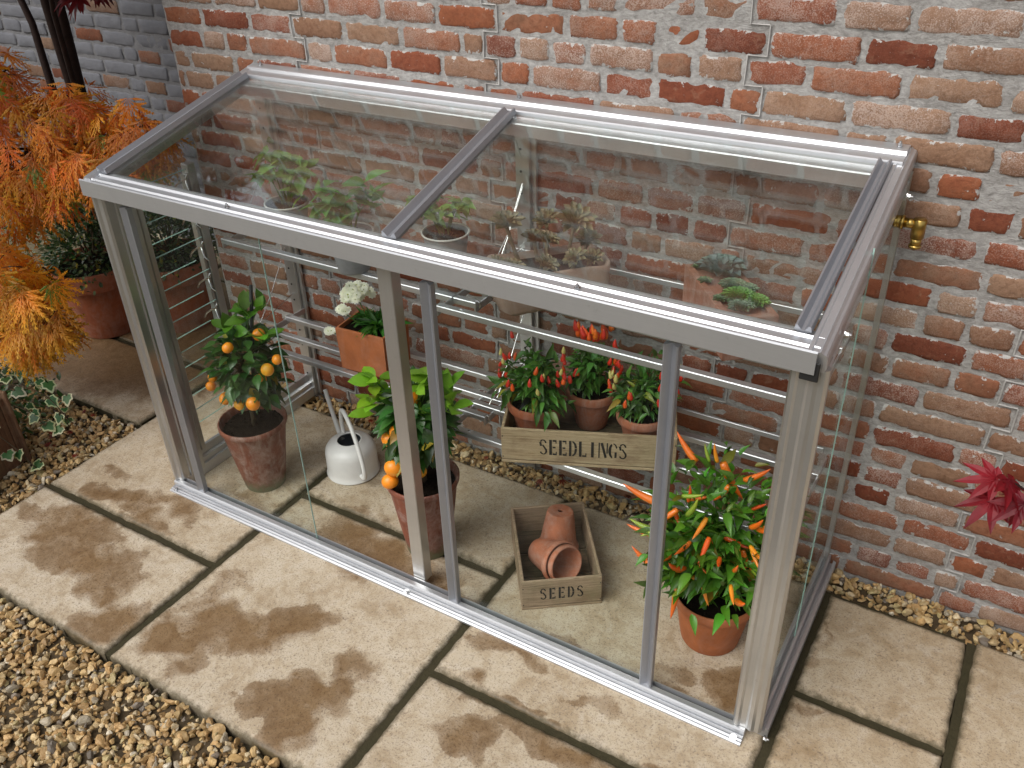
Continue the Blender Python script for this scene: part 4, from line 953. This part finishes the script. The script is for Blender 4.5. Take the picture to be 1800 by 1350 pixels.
# ------------------------------------------------------------------ grey pots with soft green plants
def softpot(label, loc, seed, n, spread, hgt, leafL, col):
    r = np.random.default_rng(seed)
    t = thing('leafy_pot_plant', label, 'potted plant', loc, 0, 'grey pots of leafy plants on the upper shelf')
    pb = pot_mesh(.048, .066, .118, .002, .008, .005).build('pot', M['greypot'], t, True)
    m = MB(); tube(m, [(.0675 * math.cos(a), .0675 * math.sin(a), .118) for a in np.linspace(0, 6.2832, 41)], .0028, 8, cap=False); m.build('rim', M['whiterim'], t, True)
    soil_mesh(.058, .103, seed).build('soil', M['soil'], t, True)
    st = MB(); E = []
    for k in range(9):
        a = r.uniform(0, 6.28); e = (spread * r.uniform(.1, .7) * math.cos(a), spread * r.uniform(.1, .7) * math.sin(a), .118 + hgt * r.uniform(.35, .95)); E.append(e)
        tube(st, bez((e[0] * .2, e[1] * .2, .10), (e[0] * .4, e[1] * .4, .118 + hgt * .4), e, 6), [.0035, .003, .0025, .002, .0018, .0015], 6, c=(.12, .2, .06))
    st.build('stems', M['softleaf'], t, True); lf = MB()
    for e in E:
        k = n // 9; a = r.uniform(0, 6.28, k); el = r.uniform(-.5, .7, k)
        D = np.stack([np.cos(a) * np.cos(el), np.sin(a) * np.cos(el), np.sin(el)], 1); A = jit(col, k, .2, r); s = leafL * r.uniform(.5, 1.15, k)
        add_leaves(lf, np.array(e) + r.normal(0, .012, (k, 3)), D, sway(k), s, s * .5, A, A * 1.3, LEAF)
    lf.build('foliage', M['softleaf'], t, True); return t
softpot('grey pot of leafy green plant, leftmost on the upper shelf', (.25, .47, .79), 61, 100, .13, .14, .062, (.17, .30, .07))
softpot('grey pot of large leaved plant between the two other grey pots', (.585, .375, .79), 62, 64, .12, .13, .075, (.14, .30, .08))
softpot('grey pot with sparse pale plant, beside the central roof bar', (.85, .48, .80), 63, 63, .12, .10, .058, (.19, .30, .07))

# ------------------------------------------------------------------ succulents
def rosette(mb, c, rad, n, cA, cB, r, up=(0, 0, 1), lift=.5, wide=.42):
    up = np.array(up, float); up /= np.linalg.norm(up); e1 = np.cross(up, [.3, 1, 0]); e1 /= np.linalg.norm(e1); e2 = np.cross(up, e1)
    i = np.arange(n); a = i * 2.39996; q = np.sqrt((i + 1) / n); el = 1.35 - 1.15 * q * (1.2 - lift * .3)
    D = np.cos(el)[:, None] * (np.cos(a)[:, None] * e1 + np.sin(a)[:, None] * e2) + np.sin(el)[:, None] * up
    P = np.tile(np.array(c, float), (n, 1)); s = rad * (.45 + .6 * q); A = jit(cA, n, .12, r); B = jit(cB, n, .12, r)
    add_leaves(mb, P, D, np.tile(up, (n, 1)), s, s * wide, A, B, leaf_template(5, .5, -.18, .66, .8))
t = thing('succulent_planter', 'weathered clay trough crowded with branching aeoniums', 'potted succulent', (1.195, .452, .80), R(46))
mb = MB(); seg = 44; rings = [(.0, .0), (.82, .0), (.92, .012), (.98, .06), (1.0, .108), (.98, .114), (.92, .112), (.90, .095), (0, .09)]; v = []; 
for q, z in rings:
    for k in range(seg):
        a = 2 * Pi * k / seg; ca, sa = math.cos(a), math.sin(a); e = .26
        x = .158 * q * math.copysign(abs(ca) ** e, ca); y = .082 * q * math.copysign(abs(sa) ** e, sa)
        v.append((x, y, z + .003 * math.sin(5 * a + q * 3)))
f = [(i * seg + k, i * seg + (k + 1) % seg, (i + 1) * seg + (k + 1) % seg, (i + 1) * seg + k) for i in range(len(rings) - 1) for k in range(seg)]
mb.add(v, f); mb.build('trough', M['trough'], t, True)
m = MB(); box(m, (0, 0, .092), (.26, .125, .01)); m.build('soil', M['soil'], t)
r = np.random.default_rng(71)
for i, (x, y, z, rad) in enumerate([(-.10, .03, .21, .062), (.075, .0, .205, .072), (-.11, -.05, .125, .045), (-.02, -.05, .12, .045), (-.02, .05, .15, .05), (.06, -.06, .13, .045), (.12, .02, .14, .05), (.0, .0, .165, .045), (.02, .07, .19, .05), (.11, -.05, .12, .04), (-.14, .0, .12, .035)]):
    mb = MB(); tube(mb, bez((x * .6, y * .6, .082), (x * .8, y * .8, z * .6), (x, y, z), 6), [.007, .006, .006, .005, .005, .006], 8, c=(.25, .20, .13))
    rosette(mb, (x, y, z), rad * .85, 26, (.30, .22, .13), (.20, .30, .14), r, (r.normal(0, .25), -.25 + r.normal(0, .2), 1), wide=.34)
    mb.build('rosette', M['succ'], t, True)
t = thing('succulent_planter', 'rectangular weathered clay planter of houseleeks at the right end of the upper shelf', 'potted succulent', (1.672, .515, .80), R(-50.9))
tapered_box(.315, .128, .112, .018, taper=.03).build('planter', M['stonebox'], t)
m = MB(); box(m, (0, 0, .096), (.282, .094, .014)); m.build('soil', M['stonebox'], t)
for x, y, rad, n, cA, cB in [(-.085, .012, .062, 34, (.17, .23, .22), (.25, .30, .28)), (.0, .01, .036, 60, (.16, .24, .14), (.24, .30, .20)), (.058, .0, .042, 60, (.12, .30, .05), (.28, .42, .12)), (.10, -.012, .034, 50, (.20, .28, .18), (.30, .36, .27)), (.085, .032, .036, 50, (.15, .34, .06), (.3, .44, .14)), (-.05, -.05, .020, 24, (.16, .24, .12), (.2, .3, .15)), (.02, .04, .030, 40, (.15, .25, .15), (.22, .3, .2)), (-.13, -.04, .016, 20, (.14, .25, .1), (.2, .3, .15)), (.05, -.045, .022, 30, (.16, .26, .12), (.25, .33, .2))]:
    mb = MB(); rosette(mb, (x * 1.05, y * .9, .106), rad * 1.12, n, cA, cB, r, wide=.26 if rad < .05 else .42); mb.build('rosette', M['succ'], t, True)

# ------------------------------------------------------------------ maples and shrubs outside
LACE = [lace_template(np.random.default_rng(s)) for s in (1, 2, 3)]
def maple_tree(label, base, clumps, seed, stems, name='lace_leaf_maple'):
    r = np.random.default_rng(seed); t = thing(name, label, 'maple tree', base); B0 = np.array(base)
    tr = MB()
    for path, rad in stems: tube(tr, [tuple(np.array(p) - B0) for p in path], rad, 8)
    for (x, y, z, rx, ry, rz, n, hue) in clumps:
        c = np.array([x, y, z]) - B0; hub = c + [-.25 * rx, .1, -.2 * rz]
        for k in range(max(3, n // 16)):
            e = c + unit(1, r)[0] * [rx, ry, rz] * .9
            tube(tr, bez(hub, (hub + e) / 2 + [0, 0, .05], e, 6), [.005, .004, .003, .0022, .0016, .001], 5)
    tr.build('trunk', M['darkbark'], t, True)
    lf = MB()
    for (x, y, z, rx, ry, rz, n, hue) in clumps:
        c = np.array([x, y, z]) - B0
        for j in range(3):
            k = int(n * .27); d = unit(k, r); P = c + d * np.array([rx, ry, rz]) * r.uniform(.45, 1.02, (k, 1))
            outw = d * [1, 1, .2]; D = outw * .8 + [0.15, -.12, -.95] + r.normal(0, .28, (k, 3)); U = outw + [0.3, -.5, .75] + r.normal(0, .2, (k, 3))
            mixv = np.clip(hue + r.normal(0, .36, (k, 1)), 0, 1)
            A = (1 - mixv) * np.array([.66, .10, .022]) + mixv * np.array([.70, .25, .015]); B = (1 - mixv) * np.array([.82, .27, .03]) + mixv * np.array([.84, .50, .04])
            gsel = (r.random(k) < .035)[:, None]; A = np.where(gsel, [.16, .24, .03], A); B = np.where(gsel, [.2, .32, .04], B)
            sh = r.uniform(.55, 1.1, (k, 1)); A = A * sh; B = B * sh
            T = LACE[j]; place(lf, T[0], T[1], T[2], P, D, U, r.uniform(.085, .145, k), (A, B))
    lf.build('crown', M['maple'], t); return t
maple_tree('orange and yellow lace-leaf maple weeping in from the left', (-1.12, -.06, -.02), [
    (-.95, .30, 1.20, .24, .16, .13, 85, .45), (-.62, .36, 1.11, .20, .15, .11, 75, .35), (-.30, .40, 1.09, .17, .12, .10, 48, .5), (-.42, .32, 1.00, .18, .14, .10, 54, .45),
    (-.75, .25, .98, .24, .16, .12, 78, .4), (-1.05, .2, 1.02, .22, .2, .14, 60, .5), (-.95, .22, .80, .24, .16, .12, 66, .6), (-.62, .30, .90, .14, .12, .09, 30, .4), (-1.2, .3, 1.3, .2, .2, .12, 33, .5),
(-.80, .06, .62, .17, .13, .12, 72, .7), (-.60, .05, .60, .14, .11, .11, 66, .75), (-.56, .05, .49, .10, .09, .09, 45, .85), (-.72, .04, .46, .15, .11, .11, 66, .85),
    (-.86, .04, .44, .15, .11, .12, 50, .8), (-.72, .02, .36, .11, .08, .08, 36, .9), (-1.05, .06, .5, .2, .15, .15, 50, .8), (-.33, .38, .99, .12, .1, .08, 24, .55)],
    81, [([(-1.12, -.06, -.05), (-1.1, 0, .3), (-1.16, .12, .6), (-1.05, .2, .9), (-.9, .28, 1.1)], [.028, .024, .02, .014, .008]), ([(-1.1, 0, .3), (-1.0, .05, .45), (-.68, .04, .58)], [.014, .01, .005]), ([(-1.1, .12, .7), (-.8, .28, .92), (-.5, .36, 1.04), (-.32, .4, 1.08)], [.014, .010, .007, .004])])

PALM = palm_template()
def red_maple(label, base, pts, stems, seed, size, cA=(.30, .012, .02), cB=(.42, .02, .03), name='red_leaf_maple', ws=1.0):
    r = np.random.default_rng(seed); t = thing(name, label, 'maple tree', base); B0 = np.array(base); tr = MB()
    for path, rad in stems: tube(tr, [tuple(np.array(p) - B0) for p in path], rad, 8)
    tr.build('trunk', M['darkbark'], t, True); lf = MB()
    for (x, y, z, rx, ry, rz, n) in pts:
        d = unit(n, r); P = np.array([x, y, z]) - B0 + d * np.array([rx, ry, rz]) * r.uniform(.2, 1, (n, 1)) ** .7
        D = d * [1, 1, .3] + [0, -.1, -.35] + r.normal(0, .35, (n, 3)); A = jit(cA, n, .25, r); B = jit(cB, n, .25, r)
        place(lf, PALM[0], PALM[1], PALM[2], P, D, sway(n, (.1, -.35, .9)), size * r.uniform(.7, 1.15, n), (A, B))
    lf.build('crown', M['maple'], t); return t
red_maple('dark red maple with several upright stems in front of the grey wall', (-1.45, .95, 0), [
    (-1.2, .2, 2.15, .6, .55, .22, 760), (-1.6, .8, 2.2, .6, .6, .25, 640), (-.80, .1, 2.02, .34, .5, .12, 330), (-1.75, -.9, 2.25, .6, .5, .22, 800), (-1.0, .75, 1.95, .45, .35, .22, 260), (-.62, .62, 1.78, .28, .2, .16, 130), (-1.45, .95, 1.9, .5, .35, .3, 200), (-1.05, .9, 1.42, .12, .12, .08, 12), (-1.62, .7, .62, .12, .12, .1, 22), (-1.3, 1.0, 1.5, .2, .15, .1, 20)],  # overhead clumps added out of view, one far forward, to shade the corner
    [([(-1.45, .95, 0), (-1.42, .96, .6), (-1.38, .96, 1.2), (-1.25, .9, 1.9)], [.034, .028, .024, .012]), ([(-1.46, .97, 0), (-1.50, 1.0, .7), (-1.52, 1.0, 1.3), (-1.5, 1.0, 1.9)], [.03, .025, .02, .012]), ([(-1.48, .93, 0), (-1.62, .98, .7), (-1.74, 1.05, 1.2), (-1.9, 1.05, 1.7)], [.026, .02, .016, .01]), ([(-1.5, 1.0, 1.6), (-1.6, .4, 1.95), (-1.7, -.3, 2.1), (-1.75, -.9, 2.2)], [.02, .014, .010, .005]), ([(-1.44, .93, 0), (-1.33, .90, .8), (-1.30, .88, 1.3), (-1.0, .75, 1.8), (-.65, .62, 1.8)], [.02, .014, .011, .010, .005])],  # long forward limb added to carry the shading clump
    82, .092, (.10, .008, .012), (.16, .012, .018))
red_maple('bright crimson maple sprig reaching in at the right edge', (2.72, .30, 0), [
    (2.355, .32, .715, .02, .04, .02, 2), (2.40, .3, .69, .03, .05, .03, 4), (2.345, .31, .67, .01, .03, .01, 1), (2.62, .30, .72, .16, .15, .14, 60), (2.85, .32, .9, .2, .15, .2, 90)],
    [([(2.72, .30, -.02), (2.70, .3, .4), (2.75, .3, .8), (2.85, .32, 1.0)], [.016, .012, .009, .005]), ([(2.71, .3, .5), (2.55, .3, .65), (2.37, .32, .71)], [.006, .004, .002])], 83, .085, (.25, .008, .02), (.30, .012, .026), 'crimson_maple')

def shrub(label, loc, r0, r1, h, rad, hh, seed, n):
    r = np.random.default_rng(seed); t = thing('potted_shrub', label, 'potted shrub', loc, 0, 'dark shrubs in large terracotta pots')
    pot_mesh(r0, r1, h, .012, .085, .014).build('pot', M['terra'], t, True); soil_mesh(r1 - .02, h - .03, seed).build('soil', M['soil'], t, True)
    st = MB()
    for k in range(14):
        d = unit(1, r)[0]; e = (d[0] * rad * .7, d[1] * rad * .7, h + abs(d[2]) * hh * .8 + .05); tube(st, bez((0, 0, h - .04), (e[0] * .3, e[1] * .3, h + hh * .4), e, 5), [.006, .005, .004, .003, .002], 5)
    st.build('stems', M['bark'], t, True); lf = MB()
    d = unit(n, r); d[:, 2] = np.abs(d[:, 2]) * 1.2 - .25; q = r.uniform(.55, 1, (n, 1)) * (1 + .16 * np.sin(d[:, :1] * 7 + d[:, 1:2] * 5)); P = d * np.array([rad, rad, hh]) * q + [0, 0, h + .03]
    D = d + r.normal(0, .5, (n, 3)); A = jit((.018, .045, .014), n, .3, r); B = np.where((r.random(n) < .35)[:, None], jit((.16, .20, .10), n, .2, r), A * 1.6)
    s = r.uniform(.022, .036, n); add_leaves(lf, P, D, sway(n), s, s * .42, B, A, LEAF_FLAT); lf.build('foliage', M['leaf'], t, True)
shrub('dark small-leaved shrub in terracotta pot left of the corner post, behind the orange maple', (-1.20, .66, 0), .12, .175, .33, .23, .26, 91, 2200)
shrub('dark small-leaved shrub in terracotta pot seen through the louvre window', (-.93, .86, 0), .12, .175, .33, .23, .26, 92, 2200)

# wooden planter with ivy at the left edge
t = thing('wooden_planter', 'brown slatted wooden planter at the left edge', 'planter', (-.80, -.35, 0), R(12))
m = MB(); box(m, (0, -.14, .13), (.42, .018, .27), bev=.003); m.build('side_panel', M['planterwood'], t)
m = MB(); box(m, (0, .14, .13), (.42, .018, .27), bev=.003); m.build('side_panel', M['planterwood'], t)
for s in (-1, 1):
    m = MB(); box(m, (s * .20, 0, .13), (.018, .258, .27), bev=.003); m.build('end_panel', M['planterwood'], t)
    for q in (-1, 1):
        m = MB(); box(m, (s * .213, q * .152, .14), (.03, .012, .30), bev=.003); m.build('corner_batten', M['planterwood'], t)
m = MB(); box(m, (0, 0, .12), (.38, .25, .22)); m.build('soil', M['soil'], t)
IVY = ivy_template(); r = np.random.default_rng(95)
t = thing('ivy', 'variegated ivy with cream edged leaves trailing over the gravel', 'ivy', (-.72, -.25, .24))
B0 = np.array((-.72, -.25, .24)); st = MB(); lf = MB(); P = []
trails = [[(-.80, -.3, .25), (-.68, -.2, .27), (-.58, -.12, .20), (-.52, -.10, .12)], [(-.78, -.3, .25), (-.70, -.15, .24), (-.62, -.02, .14), (-.58, .02, .06)], [(-.72, -.35, .25), (-.62, -.28, .24), (-.56, -.22, .12), (-.50, -.2, .03)], [(-.8, -.25, .26), (-.85, -.05, .28), (-.85, .05, .16), (-.8, .1, .04)], [(-.7, -.28, .27), (-.64, -.16, .31), (-.55, -.08, .27), (-.50, -.05, .19), (-.48, -.05, .12)], [(-.82, -.3, .27), (-.85, -.2, .33), (-.8, -.08, .32), (-.74, -.02, .25)]]
for tr_ in trails:
    pth = smooth_path([np.array(p) - B0 for p in tr_]); tube(st, pth, .0018, 5)
    for p in pth[::2]: P.append(np.array(p) + r.normal(0, .018, 3))
st.build('stems', M['bark'], t, True)
P = np.array(P); k = len(P); D = np.stack([r.normal(.3, .5, k), r.normal(-.3, .5, k), r.normal(-.5, .25, k)], 1); U = np.stack([r.normal(.3, .3, k), r.normal(-.4, .3, k), np.full(k, .9)], 1)
place(lf, IVY[0], IVY[1], IVY[2], P, D, U, r.uniform(.026, .046, k), (jit((.045, .12, .04), k, .25, r), jit((.50, .52, .33), k, .15, r)))
lf.build('foliage', M['softleaf'], t)
# undergrowth below the maple
r = np.random.default_rng(97); lf = MB(); n = 1500
P = np.stack([r.uniform(-1.75, -.72, n), r.uniform(-.35, .12, n), r.uniform(0, .16, n)], 1); A = jit((.03, .075, .018), n, .35, r); s = r.uniform(.02, .045, n)
add_leaves(lf, P, unit(n, r) + [0, 0, .3], sway(n), s, s * .5, A, A * 1.4, LEAF_FLAT)
tag(lf.build('ground_cover', M['leaf'], None, True), kind='stuff')
# fallen leaves
r = np.random.default_rng(98); lf = MB(); n = 12
P = np.concatenate([np.stack([r.uniform(-.7, -.46, n), r.uniform(-.15, .15, n), r.uniform(.004, .012, n)], 1), np.stack([r.uniform(.1, 1.9, n), r.uniform(.61, .68, n), r.uniform(.002, .012, n)], 1)])
k = len(P); place(lf, PALM[0], PALM[1], PALM[2], P, unit(k, r) * [1, 1, .15], sway(k) + [0, 0, 1], r.uniform(.015, .028, k), (jit((.16, .02, .015), k, .3, r), jit((.25, .05, .02), k, .3, r)))
tag(lf.build('fallen_leaves', M['maple']), kind='stuff')

# ------------------------------------------------------------------ light, world, camera
SUN_EL, SUN_AZ = 52, 205      # azimuth: direction the light comes from, degrees from +Y clockwise
w = bpy.data.worlds.new('World'); scene.world = w; w.use_nodes = True; nt = w.node_tree; nt.nodes.clear()
sky = nt.nodes.new('ShaderNodeTexSky'); sky.sky_type = 'NISHITA'; sky.sun_disc = False; sky.sun_elevation = R(SUN_EL); sky.sun_rotation = R(SUN_AZ); sky.air_density = 1.0; sky.dust_density = 4.0; sky.ozone_density = 1
hs = nt.nodes.new('ShaderNodeHueSaturation'); hs.inputs['Saturation'].default_value = .25
bg = nt.nodes.new('ShaderNodeBackground'); bg.inputs[1].default_value = .135; wo = nt.nodes.new('ShaderNodeOutputWorld')
nt.links.new(sky.outputs[0], hs.inputs['Color']); nt.links.new(hs.outputs[0], bg.inputs[0]); nt.links.new(bg.outputs[0], wo.inputs[0])
sl = bpy.data.lights.new('sun', 'SUN'); sl.energy = 1.35; sl.angle = R(48); sl.color = (1, .965, .91)
so = bpy.data.objects.new('sun', sl); COL.objects.link(so)
az = R(SUN_AZ); el = R(SUN_EL); dv = Vector((math.sin(az) * math.cos(el), math.cos(az) * math.cos(el), math.sin(el)))
so.rotation_euler = dv.to_track_quat('Z', 'Y').to_euler()
cam = bpy.data.cameras.new('camera'); co = bpy.data.objects.new('camera', cam); COL.objects.link(co); scene.camera = co
co.location = (2.24245, -1.4283, 1.89529); co.rotation_euler = (1.004366, .029192, .538112)
cam.sensor_width = 36; cam.lens = 1554.529 / 1800 * 36; cam.clip_start = .02; cam.clip_end = 200
scene.view_settings.view_transform = 'Standard'; scene.view_settings.look = 'None'; scene.view_settings.gamma = 1; scene.view_settings.exposure = .23
scene.cycles.transparent_max_bounces = 24; scene.cycles.max_bounces = 10
